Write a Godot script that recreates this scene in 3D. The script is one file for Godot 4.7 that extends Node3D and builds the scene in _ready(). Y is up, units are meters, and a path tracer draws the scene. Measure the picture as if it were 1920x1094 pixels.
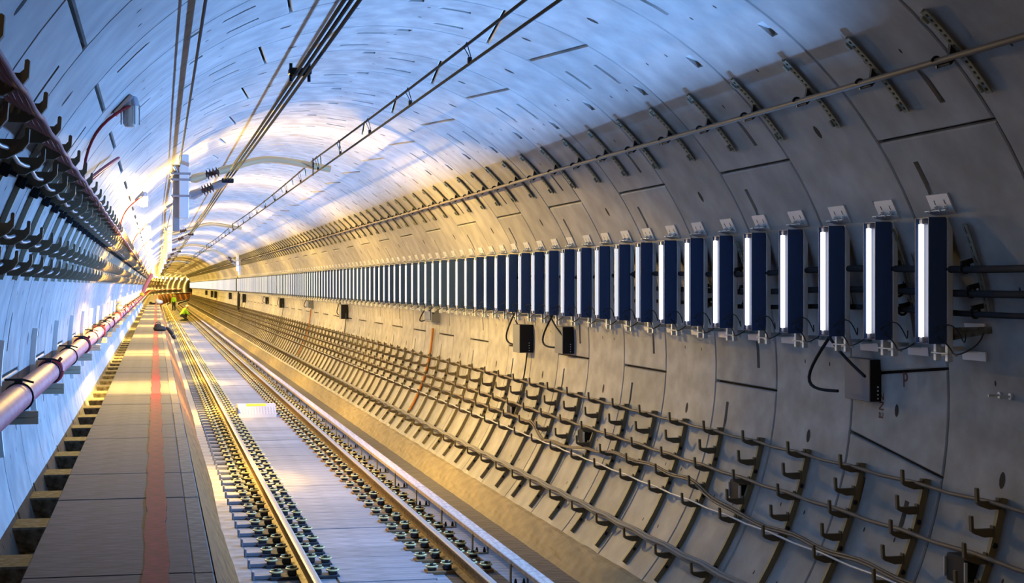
extends Node3D
# A bored rail tunnel. Lengths in metres. Sections are written as (X, Y) across the tunnel, measured
# from the camera's axis, and s along it; F(s) is the frame of the tunnel at s (straight, then a curve).
const XC := 1.991          # tunnel axis, right of the camera
const YF := 2.81           # camera height over the track slab
const CY := 2.079          # tunnel axis height over the slab
const R := 2.994           # inner radius
const S0 := 9.78           # a ring joint
const RING := 1.5
const S1 := 224.0          # where the curve begins
const RC := 960.0
const END := 400.0

var M := {}
var named := {}
var rng := RandomNumberGenerator.new()

class MB:
	var v := PackedVector3Array()
	var n := PackedVector3Array()
	func tri(a: Vector3, b: Vector3, c: Vector3, na: Vector3, nb: Vector3, nc: Vector3) -> void:
		v.append(a); v.append(c); v.append(b)
		n.append(na); n.append(nc); n.append(nb)
	func flat(a: Vector3, b: Vector3, c: Vector3) -> void:
		var m := (b - a).cross(c - a).normalized()
		tri(a, b, c, m, m, m)
	func quad(a: Vector3, b: Vector3, c: Vector3, d: Vector3) -> void:
		flat(a, b, c); flat(a, c, d)
	func squad(a: Vector3, b: Vector3, c: Vector3, d: Vector3, na: Vector3, nb: Vector3, nc: Vector3, nd: Vector3) -> void:
		tri(a, b, c, na, nb, nc); tri(a, c, d, na, nc, nd)
	func box(c: Vector3, size: Vector3, ch := 0.004, bs := Basis()) -> void:
		var h := size * 0.5
		ch = minf(ch, minf(h.x, minf(h.y, h.z)) * 0.6)
		for ax in 3:
			for sg in [-1.0, 1.0]:
				var u := (ax + 1) % 3
				var w := (ax + 2) % 3
				var p := []
				for k in [[-1, -1], [1, -1], [1, 1], [-1, 1]]:
					var q := Vector3()
					q[ax] = sg * h[ax]
					q[u] = k[0] * (h[u] - ch)
					q[w] = k[1] * (h[w] - ch)
					p.append(c + bs * q)
				if sg > 0: quad(p[0], p[1], p[2], p[3])
				else: quad(p[3], p[2], p[1], p[0])
		if ch <= 0.0: return
		for ax in 3:
			var u := (ax + 1) % 3
			var w := (ax + 2) % 3
			for k in [[1, 1], [-1, 1], [-1, -1], [1, -1]]:
				var a := Vector3(); var b := Vector3(); var e := Vector3(); var d := Vector3()
				a[u] = k[0] * h[u]; a[w] = k[1] * (h[w] - ch); a[ax] = -h[ax] + ch
				b = a; b[ax] = h[ax] - ch
				d[u] = k[0] * (h[u] - ch); d[w] = k[1] * h[w]; d[ax] = -h[ax] + ch
				e = d; e[ax] = h[ax] - ch
				if k[0] * k[1] > 0: quad(c + bs * a, c + bs * d, c + bs * e, c + bs * b)
				else: quad(c + bs * a, c + bs * b, c + bs * e, c + bs * d)
		for x in [-1, 1]:
			for y in [-1, 1]:
				for z in [-1, 1]:
					var a := Vector3(x * h.x, y * (h.y - ch), z * (h.z - ch))
					var b := Vector3(x * (h.x - ch), y * h.y, z * (h.z - ch))
					var e := Vector3(x * (h.x - ch), y * (h.y - ch), z * h.z)
					if x * y * z > 0: flat(c + bs * a, c + bs * b, c + bs * e)
					else: flat(c + bs * a, c + bs * e, c + bs * b)
	# profile (counterclockwise seen from +z) swept along frames that step towards -z
	func sweep(prof: PackedVector2Array, fr: Array, caps := true, smooth := false, open := false) -> void:
		var k := prof.size()
		var pn := PackedVector2Array()
		for i in k:
			var e: Vector2 = (prof[mini(i + 1, k - 1) if open else (i + 1) % k] - prof[maxi(i - 1, 0) if open else (i + k - 1) % k]).normalized()
			pn.append(Vector2(e.y, -e.x))
		for j in fr.size() - 1:
			var A: Transform3D = fr[j]
			var B: Transform3D = fr[j + 1]
			for i in (k - 1 if open else k):
				var i2 := (i + 1) % k
				var p := prof[i]; var q := prof[i2]
				var a := A * Vector3(p.x, p.y, 0); var b := A * Vector3(q.x, q.y, 0)
				var c := B * Vector3(q.x, q.y, 0); var d := B * Vector3(p.x, p.y, 0)
				if smooth:
					var m := pn[i]; var o := pn[i2]
					squad(a, d, c, b, A.basis * Vector3(m.x, m.y, 0), B.basis * Vector3(m.x, m.y, 0), B.basis * Vector3(o.x, o.y, 0), A.basis * Vector3(o.x, o.y, 0))
				else: quad(a, d, c, b)
		if caps and not open:
			var ix := Geometry2D.triangulate_polygon(prof)
			for side in 2:
				var T: Transform3D = fr[0] if side == 0 else fr[fr.size() - 1]
				for i in range(0, ix.size(), 3):
					var a := T * Vector3(prof[ix[i]].x, prof[ix[i]].y, 0)
					var b := T * Vector3(prof[ix[i + 1]].x, prof[ix[i + 1]].y, 0)
					var c := T * Vector3(prof[ix[i + 2]].x, prof[ix[i + 2]].y, 0)
					var out := T.basis.z if side == 0 else -T.basis.z
					if (b - a).cross(c - a).dot(out) < 0: flat(a, c, b)
					else: flat(a, b, c)
	func tube(path: PackedVector3Array, r: float, sides := 8, caps := true, radii := PackedFloat32Array()) -> void:
		var fr := []
		var up := Vector3.UP
		for i in path.size():
			var d := (path[mini(i + 1, path.size() - 1)] - path[maxi(i - 1, 0)]).normalized()
			if absf(d.dot(up)) > 0.95: up = Vector3.RIGHT if absf(d.x) < 0.9 else Vector3.FORWARD
			var x := d.cross(up).normalized()
			up = x.cross(d).normalized()
			fr.append([x, up, d])
		var ring := []
		for i in path.size():
			var row := []
			var rr := r if radii.is_empty() else radii[i]
			for k in sides:
				var a := TAU * k / sides
				var m: Vector3 = fr[i][0] * cos(a) + fr[i][1] * sin(a)
				row.append([path[i] + m * rr, m])
			ring.append(row)
		for i in path.size() - 1:
			for k in sides:
				var k2 := (k + 1) % sides
				var a = ring[i][k]; var b = ring[i][k2]; var c = ring[i + 1][k2]; var d = ring[i + 1][k]
				squad(a[0], d[0], c[0], b[0], a[1], d[1], c[1], b[1])
		if caps:
			for k in range(1, sides - 1):
				flat(ring[0][0][0], ring[0][k][0], ring[0][k + 1][0])
				var l = ring[path.size() - 1]
				flat(l[0][0], l[k + 1][0], l[k][0])
	func torus(c: Vector3, bs: Basis, rx: float, rz: float, r: float, seg := 14, sides := 6, a0 := 0.0, a1 := TAU) -> void:
		var p := PackedVector3Array()
		for i in seg + 1:
			var a := lerpf(a0, a1, float(i) / seg)
			p.append(c + bs * Vector3(rx * cos(a), 0, rz * sin(a)))
		tube(p, r, sides, a1 - a0 < TAU - 0.01)
	func ball(c: Vector3, h: Vector3, seg := 10, rows := 6, bs := Basis()) -> void:
		for j in rows:
			for i in seg:
				var q := []
				for k in [[i, j], [i + 1, j], [i + 1, j + 1], [i, j + 1]]:
					var a: float = TAU * k[0] / seg
					var b: float = PI * k[1] / rows
					var u := Vector3(sin(b) * cos(a), cos(b), sin(b) * sin(a))
					q.append([c + bs * (u * h), (bs * (u / h)).normalized()])
				squad(q[0][0], q[1][0], q[2][0], q[3][0], q[0][1], q[1][1], q[2][1], q[3][1])
	# flat shape (x, y of T) with a thickness along T's z
	func slab(poly: PackedVector2Array, T: Transform3D, th: float) -> void:
		var p := poly
		if Geometry2D.is_polygon_clockwise(p):
			p = p.duplicate(); p.reverse()
		sweep(p, [T * Transform3D(Basis(), Vector3(0, 0, th * 0.5)), T * Transform3D(Basis(), Vector3(0, 0, -th * 0.5))])
	func add(o: MB, T := Transform3D()) -> void:
		for p in o.v: v.append(T * p)
		for p in o.n: n.append(T.basis * p)
	func surf(mesh: ArrayMesh, mat: Material) -> void:
		if v.is_empty(): return
		var a := []
		a.resize(Mesh.ARRAY_MAX)
		a[Mesh.ARRAY_VERTEX] = v
		a[Mesh.ARRAY_NORMAL] = n
		mesh.add_surface_from_arrays(Mesh.PRIMITIVE_TRIANGLES, a)
		mesh.surface_set_material(mesh.get_surface_count() - 1, mat)
	func done(mat: Material) -> ArrayMesh:
		var m := ArrayMesh.new()
		surf(m, mat)
		return m

# ---------------------------------------------------------------- places
func F(s: float) -> Transform3D:
	if s <= S1: return Transform3D(Basis(), Vector3(0, 0, -s))
	var a := (s - S1) / RC
	return Transform3D(Basis(Vector3.UP, -a), Vector3(RC - RC * cos(a), 0, -S1 - RC * sin(a)))
func L(X: float, Y: float, ds := 0.0) -> Vector3: return Vector3(X - XC, Y + YF, -ds)
func PL(phi: float, r: float, ds := 0.0) -> Vector3:
	return Vector3(r * cos(deg_to_rad(phi)), CY + r * sin(deg_to_rad(phi)), -ds)
func W(X: float, Y: float, s: float) -> Vector3: return F(s) * L(X, Y)
func frames(a: float, b: float, step := 4.0) -> Array:
	var out := [F(a)]
	if a < S1: out.append(F(minf(b, S1)))
	var s := maxf(a, S1) + step
	while s < b:
		out.append(F(s)); s += step
	if b > S1: out.append(F(b))
	return out
func prof(pts: Array) -> PackedVector2Array:
	var p := PackedVector2Array()
	for q in pts: p.append(Vector2(q[0] - XC, q[1] + YF))
	if Geometry2D.is_polygon_clockwise(p): p.reverse()
	return p
func arcbox(m: MB, f0: float, f1: float, r0: float, r1: float, z0: float, z1: float, n := 8) -> void:
	for i in n:
		var a := lerpf(f0, f1, float(i) / n); var b := lerpf(f0, f1, float(i + 1) / n)
		m.quad(PL(a, r0, z0), PL(a, r0, z1), PL(b, r0, z1), PL(b, r0, z0))
		m.quad(PL(a, r1, z0), PL(b, r1, z0), PL(b, r1, z1), PL(a, r1, z1))
		m.quad(PL(a, r0, z0), PL(b, r0, z0), PL(b, r1, z0), PL(a, r1, z0))
		m.quad(PL(a, r0, z1), PL(a, r1, z1), PL(b, r1, z1), PL(b, r0, z1))
	m.quad(PL(f0, r0, z0), PL(f0, r1, z0), PL(f0, r1, z1), PL(f0, r0, z1))
	m.quad(PL(f1, r0, z0), PL(f1, r0, z1), PL(f1, r1, z1), PL(f1, r1, z0))
# a frame on the lining: x along s (away from the camera), y up the wall, z towards the tunnel axis
func wall_frame(phi: float, r: float, ds := 0.0) -> Transform3D:
	var a := deg_to_rad(phi)
	var z := Vector3(-cos(a), -sin(a), 0)
	var y := Vector3(-sin(a), cos(a), 0)
	if y.y < 0: y = -y
	return Transform3D(Basis(y.cross(z), y, z), PL(phi, r, ds))

# ---------------------------------------------------------------- names and labels
func numbered(called: String, under: Node = null) -> String:
	var key := called if under == null else str(under.get_instance_id()) + called
	named[key] = named.get(key, -1) + 1
	return called if named[key] == 0 else "%s_%03d" % [called, named[key]]
func tag(o: Node, label := "", category := "", group := "", kind := "") -> void:
	if label: o.set_meta("label", label)
	if category: o.set_meta("category", category)
	if group: o.set_meta("group", group)
	if kind: o.set_meta("kind", kind)
func base(called: String, T := Transform3D()) -> Node3D:
	var o := Node3D.new()
	o.name = numbered(called); o.transform = T
	add_child(o, true)
	return o
func obj(called: String, mesh: Mesh, T := Transform3D(), parent: Node = self) -> MeshInstance3D:
	var o := MeshInstance3D.new()
	o.name = numbered(called, null if parent == self else parent)
	o.mesh = mesh; o.transform = T
	parent.add_child(o, true)
	return o
# a kit is a list of [part name, MB, material, parent's index in the list or -1]; near: a thing with parts, far: one mesh
func kit(parts: Array) -> Dictionary:
	var near := []
	var by := {}
	for p in parts:
		near.append([p[0], p[1].done(p[2]), p[3] if p.size() > 3 else -1])
		if not by.has(p[2]): by[p[2]] = MB.new()
		by[p[2]].add(p[1])
	var far := ArrayMesh.new()
	for m in by: by[m].surf(far, m)
	return {"near": near, "far": far}
func put(k: Dictionary, called: String, T: Transform3D, label: String, category: String, group := "", near := true) -> Node3D:
	var o: Node3D
	if near:
		o = base(called, T)
		var made := []
		for p in k.near: made.append(obj(p[0], p[1], Transform3D(), o if p[2] < 0 else made[p[2]]))
	else: o = obj(called, k.far, T)
	tag(o, label, category, group)
	return o
func ordinal(i: int) -> String:
	var o := ["nearest", "second", "third", "fourth", "fifth", "sixth", "seventh", "eighth", "ninth", "tenth", "eleventh", "twelfth", "thirteenth", "fourteenth", "fifteenth", "sixteenth", "seventeenth", "eighteenth", "nineteenth"]
	if i < 19: return o[i]
	var t: String = ["twent", "thirt", "fort", "fift", "sixt", "sevent"][(i + 1) / 10 - 2]
	return t + "ieth" if (i + 1) % 10 == 0 else t + "y-" + ("first" if (i + 1) % 10 == 1 else o[(i + 1) % 10 - 1])

# ---------------------------------------------------------------- materials
func noise_tex(sd: int, freq: float, lo: Color, hi: Color, oct := 4, size := 512) -> NoiseTexture2D:
	var f := FastNoiseLite.new()
	f.seed = sd; f.frequency = freq; f.fractal_octaves = oct
	var g := Gradient.new()
	g.set_color(0, lo); g.set_color(1, hi)
	var t := NoiseTexture2D.new()
	t.width = size; t.height = size; t.seamless = true; t.noise = f; t.color_ramp = g
	return t
func mat(called: String, c: Color, rough := 0.7, metal := 0.0, tex: Texture2D = null, sc := Vector3.ONE) -> StandardMaterial3D:
	var m := StandardMaterial3D.new()
	m.resource_name = called
	m.albedo_color = c.linear_to_srgb(); m.roughness = rough; m.metallic = metal
	m.metallic_specular = 0.5 if metal > 0.3 else 0.2
	if tex:
		m.albedo_texture = tex; m.uv1_triplanar = true; m.uv1_world_triplanar = true; m.uv1_scale = sc
	M[called] = m
	return m
func glow(called: String, c: Color, e: float) -> void:
	var m := mat(called, Color(0.3, 0.3, 0.3), 0.4)
	m.emission_enabled = true; m.emission = c.linear_to_srgb(); m.emission_energy_multiplier = e

func materials() -> void:
	var patch := noise_tex(1, 0.012, Color(0.78, 0.78, 0.78), Color(1, 1, 1), 5)
	var streak := noise_tex(2, 0.02, Color(0.6, 0.6, 0.6), Color(1, 1, 1), 5)
	var dirt := noise_tex(3, 0.03, Color(0.45, 0.42, 0.38), Color(1, 1, 1), 4)
	for i in 3: mat("lining_%d" % i, Color(0.47, 0.445, 0.405) * [1.0, 0.93, 0.87][i], 0.62, 0, patch, Vector3(0.5, 0.5, 0.35))
	mat("mortar", Color(0.035, 0.026, 0.02), 0.95)
	mat("hole", Color(0.05, 0.042, 0.035), 0.9)
	mat("slab", Color(0.31, 0.285, 0.27), 0.75, 0, streak, Vector3(0.25, 1, 2.0))
	mat("slab_dark", Color(0.3, 0.28, 0.26), 0.8, 0, dirt, Vector3(1, 1, 1))
	for i in 3: mat("strip_%d" % i, Color(0.33, 0.305, 0.3) * [1.0, 0.9, 0.8][i], 0.6, 0, streak, Vector3(0.3, 1, 3))
	mat("deck", Color(0.115, 0.104, 0.11), 0.85, 0, streak, Vector3(0.5, 1, 2.5))
	mat("curb", Color(0.24, 0.195, 0.16), 0.85, 0, streak, Vector3(1, 1, 2))
	mat("stripe", Color(0.3, 0.02, 0.04), 0.85, 0, streak, Vector3(1, 1, 2))
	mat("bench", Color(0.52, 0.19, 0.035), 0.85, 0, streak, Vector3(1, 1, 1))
	mat("beam", Color(0.25, 0.22, 0.16), 0.8, 0, dirt, Vector3(1, 1, 1))
	mat("toe", Color(0.47, 0.38, 0.235), 0.9, 0, patch, Vector3(0.9, 0.9, 0.5))
	mat("rail", Color(0.27, 0.17, 0.075), 0.6, 0.2, dirt, Vector3(1, 1, 0.6))
	mat("rail_top", Color(0.25, 0.2, 0.16), 0.5, 0.35)
	mat("iron", Color(0.035, 0.034, 0.036), 0.5)
	mat("clip", Color(0.52, 0.43, 0.2), 0.45)
	mat("bar", Color(0.14, 0.14, 0.15), 0.5)
	mat("galv", Color(0.62, 0.63, 0.62), 0.45, 0.35)
	mat("strut", Color(0.4, 0.36, 0.26), 0.6)
	mat("strap", Color(0.21, 0.205, 0.155), 0.55, 0.1)
	mat("hook", Color(0.17, 0.135, 0.085), 0.6)
	mat("rack_hook", Color(0.12, 0.095, 0.06), 0.6)
	mat("rack_upright", Color(0.2, 0.17, 0.105), 0.55)
	mat("black", Color(0.018, 0.018, 0.02), 0.45)
	mat("housing", Color(0.042, 0.078, 0.18), 0.4)
	mat("reflector", Color(0.36, 0.36, 0.4), 0.4)
	glow("tube", Color(0.9, 0.92, 1.0), 0.8)
	glow("bright_tube", Color(0.9, 0.92, 1.0), 2.6)
	mat("cable", Color(0.03, 0.03, 0.032), 0.8)
	mat("cable_grey", Color(0.27, 0.25, 0.23), 0.7)
	mat("cable_silver", Color(0.5, 0.5, 0.5), 0.5, 0.25)
	mat("cable_brown", Color(0.17, 0.13, 0.1), 0.55)
	mat("copper", Color(0.42, 0.19, 0.17), 0.7)
	mat("red", Color(0.3, 0.035, 0.035), 0.45)
	mat("pipe", Color(0.6, 0.2, 0.2), 0.55, 0, patch, Vector3(2, 2, 0.5))
	mat("arm_tube", Color(0.5, 0.42, 0.25), 0.4, 0.5)
	mat("porcelain", Color(0.1, 0.06, 0.05), 0.3)
	mat("wire", Color(0.025, 0.02, 0.018), 0.9)
	mat("plank", Color(0.55, 0.42, 0.34), 0.85, 0, patch, Vector3(3, 3, 1))
	mat("cabinet", Color(0.16, 0.165, 0.18), 0.55)
	mat("orange", Color(0.45, 0.15, 0.02), 0.5)
	mat("yellow", Color(0.75, 0.5, 0.04), 0.5)
	mat("hivis", Color(0.42, 0.85, 0.08), 0.7)
	mat("trousers", Color(0.05, 0.055, 0.06), 0.8)
	mat("skin", Color(0.5, 0.3, 0.22), 0.6)
	mat("cloth", Color(0.03, 0.03, 0.035), 0.85)
	mat("white", Color(0.85, 0.85, 0.85), 0.6)
	mat("lamp_body", Color(0.3, 0.3, 0.32), 0.35, 0.6)
	mat("lamp_off", Color(0.62, 0.56, 0.48), 0.2)
	glow("lamp_on", Color(1.0, 0.82, 0.55), 14.0)
	mat("tread", Color(0.3, 0.29, 0.31), 0.5, 0.2)
	mat("rust_plate", Color(0.2, 0.11, 0.05), 0.8)
	mat("rust_mark", Color(0.16, 0.07, 0.045), 0.85)

# ---------------------------------------------------------------- the scene
func _ready() -> void:
	rng.seed = 7
	var cam := Camera3D.new()
	cam.name = "camera"
	cam.position = Vector3(-XC, YF, 0)
	cam.rotation = Vector3(0, -0.212727, 0)
	var near := 0.05
	cam.set_frustum(2.0 * near * 547.0 / 3092.98, Vector2(0, -near * 11.45 / 3092.98), near, 900.0)
	cam.keep_aspect = Camera3D.KEEP_HEIGHT
	add_child(cam)
	cam.current = true
	var we := WorldEnvironment.new()
	we.name = "world"
	var env := Environment.new()
	env.background_mode = Environment.BG_COLOR
	env.background_color = Color(0.01, 0.01, 0.012)
	env.tonemap_mode = Environment.TONE_MAPPER_LINEAR
	env.tonemap_exposure = 1.0
	env.sdfgi_enabled = true; env.ssao_enabled = true; env.ssil_enabled = true
	we.environment = env
	add_child(we)
	# the lit tubes on the right wall (cool daylight) and the work lamps on the left (warm)
	const TUBE_LIT := 150
	const TUBE_ENERGY := 6.2
	for i in TUBE_LIT:
		var s := 9.345 + 0.768 * i
		if i == 115: continue
		var a := SpotLight3D.new()
		a.name = "tube_light_%03d" % i
		a.light_color = Color(0.19, 0.43, 1.0).linear_to_srgb()
		a.light_energy = TUBE_ENERGY
		a.light_size = 0.02
		a.spot_range = 60.0
		a.spot_angle = 72.0
		a.spot_angle_attenuation = 0.2
		a.shadow_enabled = true
		a.transform = F(s) * Transform3D(Basis(Vector3(0, 0, -1), Vector3(0, 1, 0), Vector3(1, 0, 0)), L(4.585, 0.03, 0.095))
		add_child(a)
	for i in range(1, 28):
		var o := OmniLight3D.new()
		o.name = "lamp_light_%03d" % i
		o.light_color = Color(1.0, 0.66, 0.16).linear_to_srgb()
		o.light_energy = 62.0
		o.light_size = 0.05
		o.omni_range = 60.0; o.omni_attenuation = 2.0
		o.shadow_enabled = true
		var dn := SpotLight3D.new()
		dn.name = "lamp_downlight_%03d" % i
		dn.light_color = o.light_color
		dn.light_energy = 70.0
		dn.light_size = 0.05
		dn.spot_range = 60.0
		dn.spot_angle = 33.0
		dn.spot_angle_attenuation = 0.3
		dn.shadow_enabled = true
		dn.transform = F(11.8 + 12.0 * i) * Transform3D(Basis(Vector3(1, 0, 0), -PI / 2), wall_frame(138.1, R - 0.087).origin)
		add_child(dn)
		o.position = F(11.8 + 12.0 * i) * (wall_frame(138.1, R - 0.087).origin)
		add_child(o)
	var bl := OmniLight3D.new()
	bl.name = "rear_lamp_light"
	bl.light_color = Color(1.0, 0.66, 0.2).linear_to_srgb()
	bl.light_energy = 8.0
	bl.light_size = 0.05; bl.omni_range = 60.0; bl.omni_attenuation = 2.0; bl.shadow_enabled = true
	bl.position = F(-4.2) * wall_frame(138.1, R - 0.087).origin
	add_child(bl)
	materials()
	lining()
	track_bed()
	walkway()
	rails()
	right_wall()
	left_wall()
	overhead()
	bits_and_people()

# ---------------------------------------------------------------- lining
# One precast segment, s from 0 to RING. f0, f1: its lower and upper edge as [angle at the near joint, at the far joint].
# cuts: [blunt angle, tip angle, t0, t1, depth] recesses that run out to nothing at the tip.
func segment(f0: Array, f1: Array, cuts: Array, plugs: Array) -> ArrayMesh:
	var m := MB.new()
	var g := 0.01
	var ga := rad_to_deg(g / R)
	var ch := 0.009
	var cha := rad_to_deg(ch / R)
	var fm0: float = (f0[0] + f0[1]) * 0.5
	var fm1: float = (f1[0] + f1[1]) * 0.5
	var us := [0.0, 1.0]
	var nn := int(ceil((fm1 - fm0) / 3.0))
	for i in range(1, nn): us.append(float(i) / nn)
	var ts := [0.0, 0.5, 1.0]
	var cc := []
	for c in cuts:
		var a: float = (minf(c[0], c[1]) - fm0) / (fm1 - fm0)
		var b: float = (maxf(c[0], c[1]) - fm0) / (fm1 - fm0)
		if a < 0.01 or b > 0.99: continue
		us.append(a); us.append(b); ts.append(c[2]); ts.append(c[3])
		cc.append([a, b, c[2], c[3], c[4], c[0] < c[1]])
	us.sort(); ts.sort()
	var P := func(u: float, t: float, r: float) -> Vector3:
		var lo: float = lerpf(f0[0], f0[1], t) + ga + cha
		var hi: float = lerpf(f1[0], f1[1], t) - ga - cha
		return PL(lerpf(lo, hi, u), r, lerpf(g + ch, RING - g - ch, t))
	var N := func(p: Vector3) -> Vector3: return Vector3(-p.x, CY - p.y, 0).normalized()
	for i in us.size() - 1:
		if us[i + 1] - us[i] < 1e-5: continue
		for j in ts.size() - 1:
			if ts[j + 1] - ts[j] < 1e-5: continue
			var um: float = (us[i] + us[i + 1]) * 0.5
			var tm: float = (ts[j] + ts[j + 1]) * 0.5
			var hit = null
			for c in cc:
				if um > c[0] and um < c[1] and tm > c[2] and tm < c[3]: hit = c
			var da := 0.0; var db := 0.0
			if hit != null:
				var wa: float = (us[i] - hit[0]) / (hit[1] - hit[0]); var wb: float = (us[i + 1] - hit[0]) / (hit[1] - hit[0])
				da = hit[4] * ((1.0 - wa) if hit[5] else wa); db = hit[4] * ((1.0 - wb) if hit[5] else wb)
			var a: Vector3 = P.call(us[i], ts[j], R + da); var b: Vector3 = P.call(us[i], ts[j + 1], R + da)
			var c2: Vector3 = P.call(us[i + 1], ts[j + 1], R + db); var d: Vector3 = P.call(us[i + 1], ts[j], R + db)
			if hit == null: m.squad(a, d, c2, b, N.call(a), N.call(d), N.call(c2), N.call(b))
			else:
				m.quad(a, d, c2, b)
				var a0: Vector3 = P.call(us[i], ts[j], R); var b0: Vector3 = P.call(us[i], ts[j + 1], R)
				var c0: Vector3 = P.call(us[i + 1], ts[j + 1], R); var d0: Vector3 = P.call(us[i + 1], ts[j], R)
				if absf(ts[j] - hit[2]) < 1e-4: m.quad(a, d, d0, a0)
				if absf(ts[j + 1] - hit[3]) < 1e-4: m.quad(c2, b, b0, c0)
				if absf(us[i] - hit[0]) < 1e-4 and da > 0.001: m.quad(b, a, a0, b0)
				if absf(us[i + 1] - hit[1]) < 1e-4 and db > 0.001: m.quad(d, c2, c0, d0)
	# chamfered rim, then down into the joint
	var E := func(k: int, x: float, lev: int) -> Vector3:
		var u := x; var t := x
		if k == 0: t = 0.0
		elif k == 2: t = 1.0
		elif k == 1: u = 1.0
		else: u = 0.0
		var e := float(mini(lev, 1))
		var lo: float = lerpf(f0[0], f0[1], t) + ga + cha * (1.0 - e)
		var hi: float = lerpf(f1[0], f1[1], t) - ga - cha * (1.0 - e)
		return PL(lerpf(lo, hi, u), R + [0.0, ch, 0.05][lev], lerpf(g + ch * (1.0 - e), RING - g - ch * (1.0 - e), t))
	for k in 4:
		var q: Array = us if k % 2 == 0 else [0.0, 0.5, 1.0]
		for i in q.size() - 1:
			if q[i + 1] - q[i] < 1e-5: continue
			for lev in 2:
				var a: Vector3 = E.call(k, q[i], lev); var b: Vector3 = E.call(k, q[i + 1], lev)
				var c3: Vector3 = E.call(k, q[i + 1], lev + 1); var d: Vector3 = E.call(k, q[i], lev + 1)
				if k == 0 or k == 3: m.quad(a, b, c3, d)
				else: m.quad(b, a, d, c3)
	var mesh := m.done(M.lining_0)
	# dark grout plugs and small lifting holes
	var h := MB.new()
	for p in plugs:
		var rad: float = p[2]
		var T := wall_frame(p[0], R - 0.0015, p[1] * RING)
		for i in 10:
			var a := TAU * i / 10; var b := TAU * (i + 1) / 10
			h.flat(T.origin, T * Vector3(cos(a) * rad, sin(a) * rad * 1.5, 0), T * Vector3(cos(b) * rad, sin(b) * rad * 1.5, 0))
	h.surf(mesh, M.hole)
	return mesh

func cuts_for(lo: float, hi: float, key_lo: bool, key_hi: bool) -> Array:
	var c := []
	if hi - lo > 30:
		for t in [0.25, 0.75]:
			if key_lo or (t < 0.5) == (lo < 100): c.append([lo + 2.9, lo + 8.2, t, t + 0.045, 0.075])
			if key_hi or (t > 0.5) == (hi < 100): c.append([hi - 2.9, hi - 8.2, t, t + 0.045, 0.075])
	var f := 15.0
	while f < 260.0:
		if f > lo + 3 and f < hi - 3: c.append([f + 0.0, f + 2.6, 0.07, 0.145, 0.045])
		f += 36.0
	return c
func plugs_for(lo: float, hi: float) -> Array:
	var p := []
	if hi - lo < 30: return [[(lo + hi) * 0.5, 0.5, 0.03]]
	var mid := (lo + hi) * 0.5
	p.append([mid, 0.5, 0.035])
	for d in [-22.0, -11.0, 11.0, 22.0]:
		for t in [0.3, 0.62]: p.append([mid + d, t + 0.03 * sin(d), 0.012])
	return p

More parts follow.
